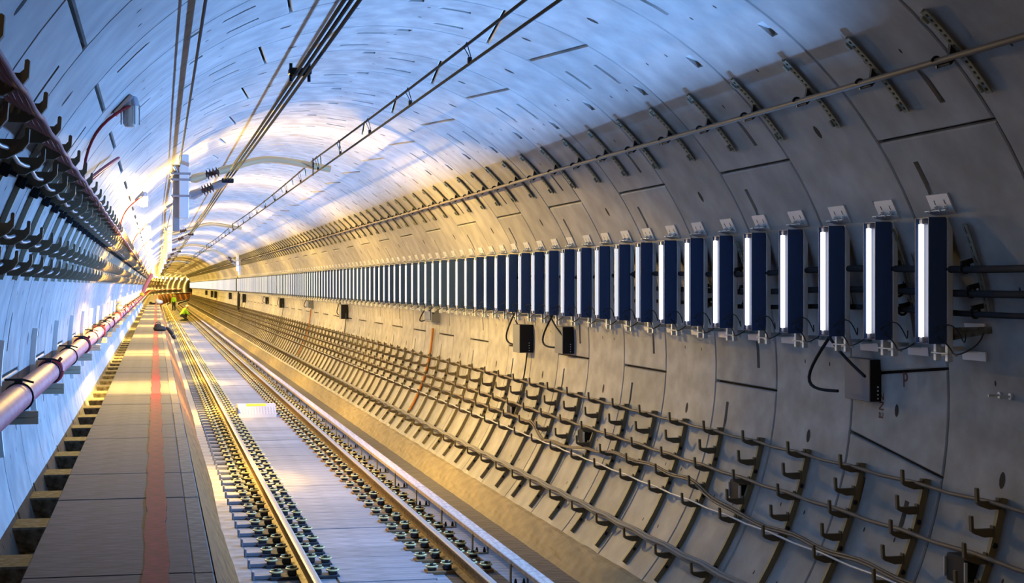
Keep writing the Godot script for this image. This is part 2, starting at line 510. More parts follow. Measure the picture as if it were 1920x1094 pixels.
func lining() -> void:
	var wr := base("wall_right"); tag(wr, "curved right side of the concrete tunnel lining, below the overhead arch", "", "", "structure")
	var ce := base("ceiling"); tag(ce, "arched crown of the concrete segment tunnel lining", "", "", "structure")
	var wl := base("wall_left"); tag(wl, "curved left side of the concrete tunnel lining, lit blue", "", "", "structure")
	# [lower edge, upper edge, owner]
	var even := [[[-85, -85], [-2.6, -2.6], wr], [[-2.6, -2.6], [62.5, 65.5], wr], [[62.5, 65.5], [76.2, 73.2], ce], [[76.2, 73.2], [141, 141], ce], [[141, 141], [207, 207], wl]]
	var odd := [[[-50, -50], [33.2, 33.2], wr], [[33.2, 33.2], [98.3, 101.3], ce], [[98.3, 101.3], [112, 109], ce], [[112, 109], [177.8, 177.8], wl], [[177.8, 177.8], [243, 243], wl]]
	var first := [[[-72, -72], [-9.8, -6.5], wr], [[-9.8, -6.5], [3.7, 1.5], wr], [[3.7, 1.5], [69, 69], wr], [[69, 69], [141, 141], ce], [[141, 141], [207, 207], wl]]
	var built := []
	for kind in [even, odd, first]:
		var row := []
		for q in kind:
			var lo := maxf(q[0][0], q[0][1]); var hi := minf(q[1][0], q[1][1])
			var key_lo: bool = row.size() > 0 and kind[row.size() - 1][1][0] - kind[row.size() - 1][0][0] < 20
			var key_hi: bool = row.size() + 1 < kind.size() and kind[row.size() + 1][1][0] - kind[row.size() + 1][0][0] < 20
			row.append(segment(q[0], q[1], cuts_for(lo, hi, key_lo, key_hi), plugs_for(lo, hi)))
		built.append(row)
	for k in range(-12, 186):
		var s := S0 + RING * k
		var kind: int = 2 if k == 0 else posmod(k, 2)
		var rows: Array = [even, odd, first][kind]
		for i in rows.size():
			if k > 158 and rows[i][2] == wr: continue
			var o := obj("lining_segment", built[kind][i], F(s), rows[i][2])
			o.set_surface_override_material(0, M["lining_%d" % rng.randi_range(0, 2)])
	# beyond, too far to tell apart: one joined part for each side
	var far := [MB.new(), MB.new()]
	for k in range(186, 258):
		var fr := frames(S0 + RING * k + 0.012, S0 + RING * (k + 1) - 0.012)
		for side in 2:
			var p := PackedVector2Array()
			for i in 13:
				var q := PL(lerpf([45.0, 110.0][side], [110.0, 215.0][side], i / 12.0), R)
				p.append(Vector2(q.x, q.y))
			p.reverse()
			far[side].sweep(p, fr, false, true, true)
	for side in 2: tag(obj("distant_lining", far[side].done(M.lining_1), Transform3D(), [ce, wl][side]), "", "", "", "stuff")
	# mortar bed behind the segments: a closed shell with thickness
	for q in [[wr, -80.0, 45.0], [ce, 45.0, 135.0], [wl, 135.0, 260.0]]:
		var m := MB.new()
		var p := PackedVector2Array()
		for i in 33:
			var e := PL(lerpf(q[1], q[2], i / 32.0), R + 0.045); p.append(Vector2(e.x, e.y))
		for i in 33:
			var e := PL(lerpf(q[2], q[1], i / 32.0), R + 0.3); p.append(Vector2(e.x, e.y))
		p.reverse()
		if Geometry2D.is_polygon_clockwise(p): p.reverse()
		m.sweep(p, frames(-20.0, END, 6.0))
		obj("mortar_bed", m.done(M.mortar), Transform3D(), q[0])
	for e in [["wall_back", -18.6], ["wall_front", END + 0.2]]:
		var m := MB.new()
		var p := PackedVector2Array()
		for i in 48: p.append(Vector2(cos(TAU * i / 48) * 3.3, CY + sin(TAU * i / 48) * 3.3))
		m.sweep(p, [F(e[1] - 0.15), F(e[1] + 0.15)])
		tag(obj(e[0], m.done(M.lining_2)), "plain concrete bulkhead closing the tunnel out of sight", "", "", "structure")
	# cast lettering on the near right wall
	for q in [["P", 1.8, 10.4, 0.14, 0.0], ["P", -4.0, 8.75, 0.14, 0.0], ["ENZ", -2.2, 10.78, 0.1, 90.0], ["EI", 2.6, 8.75, 0.12, 90.0]]:
		var t := TextMesh.new()
		t.text = q[0]; t.font_size = 64; t.pixel_size = q[3] / 64.0; t.depth = 0.004
		t.material = M.rust_mark
		var T := wall_frame(q[1], R - 0.001, 0)
		T.basis = Basis(Vector3(0, 0, 1), T.basis.y, T.basis.z)
		T.basis.x = T.basis.y.cross(T.basis.z)
		obj("cast_lettering", t, F(q[2]) * T * Transform3D(Basis(Vector3(0, 0, 1), deg_to_rad(q[4])), Vector3()), wr)

# ---------------------------------------------------------------- track bed
func track_bed() -> void:
	var fl := base("floor"); tag(fl, "concrete track slab between the walkway bench and the right wall", "", "", "structure")
	var m := MB.new()
	m.sweep(prof([[-0.5, -2.81], [3.5, -2.81], [3.62, -2.86], [4.25, -2.9], [4.25, -3.3], [-0.5, -3.3]]), frames(-18, END, 4.0))
	obj("track_slab", m.done(M.slab), Transform3D(), fl)
	# rough concrete toe where the slab meets the lining
	var toe := MB.new()
	var pa := []
	var s := 6.0
	var rows := []
	while s < 250.0:
		var row := []
		for j in 7:
			var f := lerpf(-46.4, -39.6, j / 6.0)
			var e := 0.016 * sin(s * 3.1 + j * 1.7) + 0.012 * sin(s * 7.7 + j * 3.1)
			var q := PL(f, R - 0.055 * sin(PI * clampf(j / 6.0, 0.05, 1.0)) - (0.05 if j == 0 else 0.0) - absf(e) * (0.0 if j == 6 else 1.0))
			if j == 6: q = PL(f, R + 0.02)
			if j == 0: q.y = -0.09
			row.append(F(s) * q)
		rows.append(row)
		s += 0.4 if s < 40 else 1.6
	for i in rows.size() - 1:
		for j in 6: toe.quad(rows[i][j], rows[i + 1][j], rows[i + 1][j + 1], rows[i][j + 1])
	obj("toe_fillet", toe.done(M.toe), Transform3D(), fl)
	# transverse board-marked strips between the rails
	var far := MB.new()
	var vs := []
	for k in 4:
		var b := MB.new()
		var y := -2.81 + 0.006 + 0.002 * k
		b.box(L(2.16, y - 0.02, 0.0), Vector3(0.9 + 0.03 * (k % 2), 0.05, [0.684, 0.68, 0.672, 0.682][k]), 0.004, Basis(Vector3.UP, [0.003, -0.004, 0.002, -0.002][k]))
		vs.append(b)
	for i in 330:
		var st := 12.4 + 0.69 * i
		var k := rng.randi_range(0, 3)
		if i < 120:
			if i < 4: vs[k].v = vs[k].v
			obj("concrete_strip", vs[k].done(M["strip_%d" % rng.randi_range(0, 2)]), F(st), fl)
		else: far.add(vs[k], F(st))
	tag(obj("distant_concrete_strips", far.done(M.strip_1), Transform3D(), fl), "", "", "", "stuff")

func walkway() -> void:
	var w := base("walkway")
	tag(w, "raised grey concrete walkway with a red stripe along the left wall", "walkway")
	var body := MB.new()
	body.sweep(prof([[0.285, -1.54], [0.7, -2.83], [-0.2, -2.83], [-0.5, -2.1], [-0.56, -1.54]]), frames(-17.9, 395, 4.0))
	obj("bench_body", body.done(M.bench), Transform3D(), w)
	# scalloped skin on the side that faces the track
	var side := MB.new()
	var rows := []
	var s := 8.0
	while s < 300.0:
		var row := []
		var ph := fposmod(s * 2.2, 1.0)
		var bulge := 0.025 + 0.03 * (1.0 - pow(2.0 * ph - 1.0, 2.0)) + 0.02 * sin(s * 0.7) + 0.012 * sin(s * 5.3)
		for j in 6:
			var t := j / 5.0
			var nx := lerpf(0.29, 0.705, t) + (0.012 + bulge * sin(PI * t) if j > 0 else 0.004)
			row.append(F(s) * L(nx, lerpf(-1.455, -2.815, t)))
		rows.append(row)
		s += 0.115 if s < 45 else 1.5
	for i in rows.size() - 1:
		for j in 5: side.quad(rows[i][j], rows[i][j + 1], rows[i + 1][j + 1], rows[i + 1][j])
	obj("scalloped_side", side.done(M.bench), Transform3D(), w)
	var deck := MB.new()
	var rnd := MB.new()
	deck.box(L(-0.226, -1.485, 0.747), Vector3(0.822, 0.11, 1.488), 0.006)
	rnd.box(L(0.236, -1.487, 0.747), Vector3(0.1, 0.11, 1.488), 0.008)
	var dm := deck.done(M.deck)
	var cm := rnd.done(M.curb)
	for k in 225:
		var st := 5.35 + 1.5 * k
		var T := F(st) * Transform3D(Basis(), Vector3(0, rng.randf_range(-0.003, 0.003), 0))
		var o := obj("walkway_panel", dm, T, w)
		obj("curb_strip", cm, T * Transform3D(Basis(), Vector3(rng.randf_range(-0.003, 0.003), 0, 0)), w if k > 9999 else o)
		o.get_child(0).transform = Transform3D(Basis(), Vector3(rng.randf_range(-0.003, 0.003), 0, 0))
	var st2 := MB.new()
	s = 5.4
	var pl := Vector3(); var pr := Vector3()
	var step := 0.25
	while s < 340.0:
		var a := F(s) * L(-0.06 + 0.005 * sin(s * 3.7) + 0.004 * sin(s * 9.0), -1.4245)
		var b := F(s) * L(0.064 + 0.006 * sin(s * 2.9 + 1.0) + 0.004 * sin(s * 11.0), -1.4245)
		var dn := Vector3(0, -0.006, 0)
		if s > 5.5:
			st2.quad(pl, pr, b, a); st2.quad(pl + dn, pl, a, a + dn); st2.quad(pr, pr + dn, b + dn, b)
		pl = a; pr = b
		s += step if s < 50 else 3.0
	obj("painted_stripe", st2.done(M.stripe), Transform3D(), w)
	# beams that carry the walkway over the gap along the wall
	var bm := MB.new()
	bm.box(L(-0.72, -1.62, 0.0), Vector3(0.5, 0.16, 0.44), 0.012)
	var bmesh := bm.done(M.beam)
	for k in 160: obj("support_beam", bmesh, F(6.6 + 1.5 * k), w)

# ---------------------------------------------------------------- rails, fastenings, cover boards
func rails() -> void:
	var far_at := []
	for q in [[1.395, "left rail of the track, nearest the walkway"], [2.9, "right rail of the track, beside the cover boards"]]:
		var x: float = q[0]
		var o := base("rail"); tag(o, q[1], "rail", "running rails")
		var f := frames(-7.9, 380, 3.0)
		var m := MB.new()
		var y := -2.61
		m.sweep(prof([[x - 0.07, y - 0.168], [x + 0.07, y - 0.168], [x + 0.07, y - 0.158], [x + 0.018, y - 0.138], [x + 0.009, y - 0.11], [x + 0.009, y - 0.06], [x + 0.034, y - 0.044], [x + 0.036, y - 0.012], [x - 0.036, y - 0.012], [x - 0.034, y - 0.044], [x - 0.009, y - 0.06], [x - 0.009, y - 0.11], [x - 0.018, y - 0.138], [x - 0.07, y - 0.158]]), f)
		obj("rail_web", m.done(M.rail), Transform3D(), o)
		var h := MB.new()
		h.sweep(prof([[x - 0.0362, y - 0.014], [x + 0.0362, y - 0.014], [x + 0.034, y - 0.006], [x + 0.02, y - 0.0005], [x, y + 0.001], [x - 0.02, y - 0.0005], [x - 0.034, y - 0.006]]), f)
		obj("running_surface", h.done(M.rail_top), Transform3D(), o)
		var plate := MB.new(); var blocks := []; var loops := []; var bolts := MB.new()
		plate.box(L(x, -2.795), Vector3(0.66, 0.034, 0.2), 0.006)
		for d in [-0.27, -0.12, 0.12, 0.27]:
			var b := MB.new()
			var hi := 0.055 if absf(d) < 0.2 else 0.03
			b.box(L(x + d, -2.778 + hi * 0.5, 0.0), Vector3(0.085, hi, 0.1), 0.012)
			b.tube(PackedVector3Array([L(x + d, -2.78 + hi), L(x + d, -2.74 + hi)]), 0.018, 6)
			blocks.append(b)
			var c := MB.new()
			c.torus(L(x + d, -2.77 + hi), Basis(), 0.056, 0.062, 0.0105, 12, 5)
			c.tube(PackedVector3Array([L(x + d - 0.05, -2.758 + hi, 0.03), L(x + d + 0.05, -2.756 + hi, 0.03)]), 0.012, 5)
			loops.append(c)
		var parts := [["base_plate", plate, M.iron if x < 2 else M.rust_plate]]
		for i in 4:
			parts.append(["clip_block", blocks[i], M.iron])
			parts.append(["spring_clip", loops[i], M.clip])
		if x < 2:
			var bar := MB.new()
			bar.box(L(1.03, -2.787, 0.0), Vector3(0.26, 0.04, 0.07), 0.006)
			bar.box(L(0.905, -2.77, 0.0), Vector3(0.024, 0.085, 0.085), 0.006)
			parts.append(["anchor_bar", bar, M.bar])
		var k := kit(parts)
		var nm := "left" if x < 2 else "right"
		for i in 300:
			if i >= 150:
				far_at.append([k.far, F(15.89 + 0.69 * i)])
				continue
			put(k, "rail_fastener", F(15.89 + 0.69 * i), ("%s dark spring clip fastener under the %s rail, counted from the bottom edge" % [ordinal(i), nm]) if i < 30 else "dark rail fastener with looped spring clips farther along the %s rail" % nm, "rail fastener", "" if i < 30 else "far fasteners under the %s rail" % nm, i < 75)
	var mm := MultiMesh.new()
	mm.transform_format = MultiMesh.TRANSFORM_3D
	mm.mesh = far_at[0][0]
	mm.instance_count = far_at.size()
	for i in far_at.size(): mm.set_instance_transform(i, far_at[i][1] * Transform3D(Basis(), Vector3(0.0 if i < 150 else 1.505, 0, 0)))
	var mi := MultiMeshInstance3D.new()
	mi.name = "distant_fasteners"; mi.multimesh = mm
	add_child(mi)
	tag(mi, "rail fasteners too far along both rails to tell apart", "rail fasteners", "", "stuff")
	# cover boards on their brackets, right of the right rail
	var bd := MB.new()
	bd.box(L(3.305, -2.592, 0.945), Vector3(0.125, 0.05, 1.882), 0.006)
	var bk := kit([["board", bd, M.plank]])
	var br := MB.new()
	br.box(L(3.238, -2.705), Vector3(0.012, 0.21, 0.05), 0.002)
	br.box(L(3.402, -2.74), Vector3(0.012, 0.14, 0.05), 0.002)
	br.box(L(3.32, -2.802), Vector3(0.175, 0.014, 0.05), 0.002)
	br.box(L(3.29, -2.622), Vector3(0.11, 0.012, 0.05), 0.002)
	br.box(L(3.38, -2.66, 0), Vector3(0.012, 0.07, 0.045), 0.002, Basis(Vector3(0, 0, 1), 0.9))
	var nuts := MB.new()
	for d in [3.285, 3.365]: nuts.tube(PackedVector3Array([L(d, -2.797), L(d, -2.765), L(d, -2.74)]), 0.014, 6, true, PackedFloat32Array([0.017, 0.014, 0.006]))
	var brk := kit([["bracket", br, M.hook], ["anchor_bolts", nuts, M.black]])
	for i in 118:
		var s := 13.17 + 1.9 * i
		put(bk, "cover_board", F(s), ("%s pinkish cover board of the row beside the right rail, counted from the front" % ordinal(i)) if i < 16 else "pinkish cover board far along the row beside the right rail", "cover board", "" if i < 16 else "far cover boards", false)
		put(brk, "board_bracket", F(s - 0.02), ("%s dark U bracket under the cover boards, counted from the front" % ordinal(i)) if i < 12 else "small dark bracket far along under the cover boards", "bracket", "" if i < 12 else "far cover board brackets", i < 30)

# ---------------------------------------------------------------- right wall
func hook_poly(len_: float, tip: float, hb: float) -> PackedVector2Array:
	return PackedVector2Array([Vector2(0, -hb * 0.6), Vector2(len_ * 0.45, -hb * 0.62), Vector2(len_ * 0.85, -hb * 0.18), Vector2(len_, hb * 0.2), Vector2(len_ + 0.004, tip - 0.006), Vector2(len_ - 0.004, tip), Vector2(len_ - 0.013, tip - 0.004), Vector2(len_ - 0.016, hb * 0.55), Vector2(len_ * 0.8, hb * 0.38), Vector2(0, hb * 0.4)])

func right_wall() -> void:
	# cable racks: an upright with six hooks
	var up := MB.new()
	arcbox(up, -39.1, -10.3, R - 0.046, R - 0.004, -0.018, 0.018, 14)
	var parts := [["upright", up, M.rack_upright]]
	for f in [-11.05, -14.3, -17.5, -20.8, -24.0, -33.85]:
		var h := MB.new()
		h.slab(hook_poly(0.15, 0.1, 0.05), Transform3D(Basis(Vector3(-1, 0, 0), Vector3(0, 1, 0), Vector3(0, 0, -1)), PL(f, R - 0.042)), 0.03)
		h.box(PL(f, R - 0.05), Vector3(0.012, 0.07, 0.044), 0.002)
		parts.append(["hook", h, M.rack_hook])
	var bolts := MB.new()
	for f in [-15.8, -22.4, -32.4, -36.0]: bolts.ball(PL(f, R - 0.03, -0.035), Vector3(0.018, 0.018, 0.014), 8, 4)
	parts.append(["wall_bolts", bolts, M.black])
	var rack := kit(parts)
	for i in 234:
		put(rack, "cable_rack", F(8.95 + 0.995 * i), ("%s cable rack upright with hooks on the right wall, counted from the right edge" % ordinal(i)) if i < 40 else "tiny cable rack upright far down the right wall", "cable rack", "" if i < 40 else "far cable racks of the right wall", i < 52)
	# cables in the hooks: [angle, distance in from the lining, radius, material, from, to, sag, label]
	for c in [[-11.0, 0.1, 0.013, "cable_brown", 4.0, 245.0, 0.012, "thin brown cable lying in the topmost hooks of the right wall racks"],
		[-17.35, 0.11, 0.015, "cable_brown", 4.0, 245.0, 0.012, "dark brown cable in the third row of hooks on the right wall"],
		[-20.55, 0.1, 0.014, "cable_brown", 21.6, 245.0, 0.012, "brown cable in the fourth row of hooks, far right wall"],
		[-24.0, 0.13, 0.009, "cable_silver", 4.0, 245.0, 0.01, "shiny silver cable in the fifth row of hooks on the right wall"],
		[-33.4, 0.1, 0.016, "cable_grey", 4.0, 245.0, 0.014, "grey cable nearest the wall in the lowest hooks on the right"],
		[-33.1, 0.14, 0.016, "cable_grey", 4.0, 245.0, 0.018, "middle grey cable of the bundle in the lowest hooks on the right"],
		[-32.7, 0.12, 0.014, "cable_grey", 4.0, 245.0, 0.011, "top grey cable of the bundle in the lowest hooks on the right"]]:
		tag(obj("cable", hung(c[0], c[1], c[2], c[4], c[5], c[6], 8.95, 0.995).done(M[c[3]])), c[7], "cable", "")
	# two brown cables that drop from the fourth row to the fifth
	for c in [[0.0, 0.1, "upper of two brown cables sagging from fourth to fifth hooks, right wall"], [0.35, 0.12, "lower of two brown cables sagging from fourth to fifth hooks, right wall"]]:
		var p := PackedVector3Array()
		var s := 4.0
		while s < 21.6:
			var f := -20.5 if s > 20.6 else lerpf(-23.1, -20.5, smoothstep(12.6, 14.4, s)) if s > 12.0 and s < 15.5 else lerpf(-20.5, -23.4, smoothstep(16.0, 19.6, s)) if s >= 15.5 and s < 19.6 else lerpf(-23.4, -20.5, (s - 19.6)) if s >= 19.6 else -23.1
			p.append(F(s) * PL(f - c[0] + 0.25 * sin(s * 5.0 + c[0]), R - c[1] - 0.01 * sin(s * 2.0)))
			s += 0.2
		var m := MB.new()
		m.tube(p, 0.011, 6)
		tag(obj("cable", m.done(M.cable_brown)), c[2], "cable")
	# perforated straps and the conduit they carry
	var sp := MB.new()
	var r0 := R - 0.022
	for z in [-0.032, 0.014]: arcbox(sp, 36.5, 47.6, r0 - 0.008, r0, z, z + 0.018, 10)
	for i in 16:
		var f := 36.5 + 11.1 * i / 15.6
		arcbox(sp, f, f + 0.36, r0 - 0.008, r0, -0.015, 0.015, 1)
	arcbox(sp, 36.5, 47.6, r0 - 0.006, R - 0.001, 0.032, 0.04, 10)
	var ends := MB.new()
	var ends2 := MB.new()
	ends.box(PL(37.3, R - 0.018, 0.052), Vector3(0.05, 0.05, 0.03), 0.004, Basis(Vector3(0, 0, 1), deg_to_rad(37.3)))
	ends2.box(PL(46.6, R - 0.018, 0.052), Vector3(0.05, 0.05, 0.03), 0.004, Basis(Vector3(0, 0, 1), deg_to_rad(46.6)))
	var sd := MB.new()
	var wf := wall_frame(42.1, R)
	sd.slab(PackedVector2Array([Vector2(-0.03, 0.02), Vector2(0.0, 0.02), Vector2(0.045, 0.02), Vector2(-0.02, 0.1), Vector2(-0.03, 0.1)]), Transform3D(Basis(wf.basis.y, wf.basis.z, wf.basis.x), PL(42.3, R, 0.03)), 0.03)
	sd.box(PL(41.65, R - 0.105, 0.075), Vector3(0.02, 0.014, 0.16), 0.002, Basis(Vector3(0, 0, 1), deg_to_rad(42)))
	sd.torus(PL(42.15, R - 0.1, 0.14), wf.basis * Basis(Vector3(0, 1, 0), Vector3(1, 0, 0), Vector3(0, 0, 1)), 0.028, 0.028, 0.008, 10, 5, PI * 0.75, PI * 2.25)
	sd.box(PL(41.6, R - 0.075, 0.03), Vector3(0.07, 0.012, 0.03), 0.002, Basis(Vector3(0, 0, 1), deg_to_rad(42)))
	var strap := kit([["perforated_strap", sp, M.strap], ["end_plate", ends, M.strap], ["end_plate", ends2, M.strap], ["saddle", sd, M.black]])
	for i in 234:
		put(strap, "strap", F(8.115 + 0.995 * i), ("%s perforated strap holding the upper right conduit, counted from the right edge" % ordinal(i)) if i < 40 else "tiny perforated strap far along the upper right conduit", "strap", "" if i < 40 else "far conduit straps", i < 52)
	var cd := MB.new()
	var cp := PackedVector3Array()
	var s2 := 3.0
	while s2 < 246.0:
		cp.append(F(s2) * (PL(42.2, R - 0.1) + Vector3(0, -0.002 * sin(s2 * 0.7), 0)))
		s2 += 0.25 if s2 < 40 else 2.0
	cd.tube(cp, 0.0185, 8)
	tag(obj("conduit", cd.done(M.cable_brown)), "grey conduit running along the upper right wall through the strap hooks", "conduit")
	# three dark conduits behind the light fixtures and the straps that hold them
	for q in [[16.7, 0.022, "topmost"], [13.7, 0.022, "middle"], [11.2, 0.018, "lowest"]]:
		var m := MB.new()
		var p := PackedVector3Array()
		var s := 3.0
		while s < 246.0:
			p.append(F(s) * PL(q[0] + 0.25 * sin(s * 1.3), R - 0.085 - 0.008 * sin(s * 2.1)))
			s += 0.3 if s < 24 else 3.0
		m.tube(p, q[1], 8)
		tag(obj("dark_conduit", m.done(M.cable)), "%s of three dark conduits passing behind the light fixtures" % q[2], "conduit")
	var lp := MB.new()
	for z in [-0.032, 0.014]: arcbox(lp, 10.8, 21.7, r0 - 0.008, r0, z, z + 0.018, 10)
	for i in 10: arcbox(lp, 10.8 + 10.6 * i / 9.0, 11.2 + 10.6 * i / 9.0, r0 - 0.008, r0, -0.015, 0.015, 1)
	var lsad := MB.new()
	for f in [16.7, 13.7, 11.2]:
		lsad.box(PL(f + 0.6, R - 0.055, 0.05), Vector3(0.09, 0.03, 0.03), 0.004, Basis(Vector3(0, 0, 1), deg_to_rad(f)))
		lsad.torus(PL(f, R - 0.085, 0.05), Basis(Vector3(1, 0, 0), Vector3(0, 0, 1), Vector3(0, -1, 0)), 0.03, 0.03, 0.009, 10, 5)
	var lk := kit([["perforated_strap", lp, M.strap], ["saddle", lsad, M.black]])
	for i in 24: put(lk, "wall_strap", F(9.11 + 0.995 * i), "%s upright strap behind the light fixtures, counted from the right edge" % ordinal(i), "strap", "")
	fixtures()
	boxes()

func hung(phi: float, inset: float, r: float, a: float, b: float, sag: float, ph: float, pitch: float) -> MB:
	var m := MB.new()
	var p := PackedVector3Array()
	var s := a
	while s < b:
		var wob := 0.006 * sin(s * 0.9 + phi) + 0.004 * sin(s * 2.3 + phi * 2.0)
		p.append(F(s) * (PL(phi, R - inset + wob) + Vector3(0, -sag * pow(sin(PI * (s - ph) / pitch), 2.0), 0)))
		s += pitch * 0.25 if s < 36 else pitch * 2.0 if s < 120 else pitch * 3.0
	m.tube(p, r, 8 if b < 400 else 6)
	return m

func fixtures() -> void:
	var plate := MB.new()
	arcbox(plate, 23.2, 25.6, R - 0.012, R - 0.001, -0.14, 0.14, 1)
	plate.box(L(4.715, 0.447, 0.0), Vector3(0.09, 0.008, 0.28), 0.002, Basis(Vector3(0, 0, 1), -0.25))
	var slot_list := []; var bolt_list := []
	for d in [-0.07, 0.06]:
		var slots := MB.new(); var bolts := MB.new()
		slot_list.append(slots); bolt_list.append(bolts)
		slots.add(box_of(PL(24.6, R - 0.0125, d), Vector3(0.003, 0.03, 0.008), Basis(Vector3(0, 0, 1), deg_to_rad(24.4))))
		bolts.tube(PackedVector3Array([PL(23.9, R - 0.01, d), PL(23.9, R - 0.07, d)]), 0.007, 6)
		bolts.tube(PackedVector3Array([PL(23.9, R - 0.012, d), PL(23.9, R - 0.032, d)]), 0.017, 6)
	var struts := []
	for d in [0.01, 0.165]:
		var u := MB.new()
		u.box(L(4.772, -0.02, d), Vector3(0.036, 0.9, 0.036), 0.003)
		struts.append(u)
	var hs := MB.new()   # housing: a shallow trough open towards the track
	hs.box(L(4.69, 0.03, 0.005), Vector3(0.115, 0.78, 0.01), 0.002)
	hs.box(L(4.69, 0.03, 0.185), Vector3(0.115, 0.78, 0.01), 0.002)
	hs.box(L(4.71, 0.03, 0.095), Vector3(0.07, 0.776, 0.172), 0.002)
	hs.box(L(4.692, 0.416, 0.095), Vector3(0.112, 0.008, 0.18), 0.002)
	hs.box(L(4.692, -0.356, 0.095), Vector3(0.112, 0.008, 0.18), 0.002)
	hs.box(L(4.7, -0.29, -0.004), Vector3(0.05, 0.07, 0.008), 0.002)
	var rf := MB.new()
	rf.box(L(4.671, 0.03, 0.095), Vector3(0.008, 0.764, 0.17), 0.002)
	for e in [0.395, -0.335]: rf.box(L(4.648, e, 0.095), Vector3(0.045, 0.036, 0.05), 0.006)
	var tb := MB.new()
	tb.tube(PackedVector3Array([L(4.629, -0.318, 0.095), L(4.629, 0.378, 0.095)]), 0.017, 10)
	var foot := MB.new()
	foot.box(L(4.81, -0.43, 0.0875), Vector3(0.02, 0.02, 0.2), 0.003)
	foot.tube(PackedVector3Array([L(4.75, -0.42, -0.02), L(4.75, -0.42, 0.2)]), 0.006, 6)
	foot.box(L(4.86, -0.4, 0.165), Vector3(0.17, 0.035, 0.04), 0.004)
	arcbox(foot, 5.1, 6.2, R - 0.012, R - 0.001, -0.1, 0.2, 1)
	foot.box(L(4.92, -0.41, 0.1), Vector3(0.09, 0.006, 0.22), 0.001)
	var lead := MB.new()
	var lp := PackedVector3Array()
	for i in 13:
		var t := i / 12.0
		lp.append(L(4.69 + 0.02 * sin(t * 9.0), -0.31 - 0.12 * sin(PI * t) + 0.03 * t, lerpf(-0.0, -0.56, t)))
	lead.tube(lp, 0.005, 5)
	lp = PackedVector3Array()
	for i in 13:
		var t := i / 12.0
		lp.append(L(4.67 + 0.06 * sin(PI * t), -0.29 + 0.05 * sin(PI * 2.0 * t), lerpf(0.0, -0.4, t)))
	lead.tube(lp, 0.0045, 5)
	var fxs := []
	for tm in [M.bright_tube, M.tube]: fxs.append(kit([["wall_plate", plate, M.galv], ["slot", slot_list[0], M.hole, 0], ["slot", slot_list[1], M.hole, 0], ["bolt", bolt_list[0], M.galv, 0], ["bolt", bolt_list[1], M.galv, 0], ["strut", struts[0], M.galv], ["strut", struts[1], M.galv], ["housing", hs, M.housing], ["reflector", rf, M.reflector], ["fluorescent_tube", tb, tm], ["foot_bracket", foot, M.galv], ["power_lead", lead, M.cable]]))
	for i in 300:
		if i == 115 or i == 116: continue
		put(fxs[0 if i < 8 else 1], "tube_light_fixture", F(9.345 + 0.768 * i), ("%s upright fluorescent light fixture of the row on the right wall, counted from the right" % ordinal(i)) if i < 44 else "slim distant fluorescent fixture far along the row on the right wall", "light fixture", "" if i < 44 else "far fluorescent fixtures", i < 64)
	# loose arm and lower wall plate at the near end of the row
	var arm := MB.new()
	arm.slab(PackedVector2Array([Vector2(0, -0.07), Vector2(0.27, -0.02), Vector2(0.27, 0.02), Vector2(0, 0.01)]), F(9.345) * Transform3D(Basis(Vector3(0.55, 0.0, 0.84).normalized(), Vector3(0, 1, 0), Vector3(-0.84, 0, 0.55).normalized()), L(4.8, -0.27, 0.03)), 0.008)
	var ap := MB.new()
	arcbox(ap, 8.3, 9.6, R - 0.012, R - 0.001, -0.12, 0.14, 1)
	var nd := base("support_arm"); tag(nd, "yellowish bracket arm and plate behind the nearest light fixture", "bracket")
	obj("arm", arm.done(M.beam), Transform3D(), nd)
	obj("wall_plate", ap.done(M.galv), F(9.33), nd)
	# spare anchor bolts below it
	for d in [0.0, 0.13]:
		var b := MB.new()
		b.tube(PackedVector3Array([PL(1.3, R, 0), PL(1.3, R - 0.08, 0.0)]), 0.008, 6)
		b.tube(PackedVector3Array([PL(1.3, R, 0), PL(1.3, R - 0.012, 0.0)]), 0.022, 6)
		tag(obj("anchor_bolt", b.done(M.galv), F(8.98 + d)), "bare steel anchor bolt, %s of the pair below the nearest fixture" % ["right", "left"][int(d > 0)], "bolt")

func box_of(c: Vector3, size: Vector3, bs := Basis()) -> MB:
	var m := MB.new()
	m.box(c, size, 0.0005, bs)
	return m

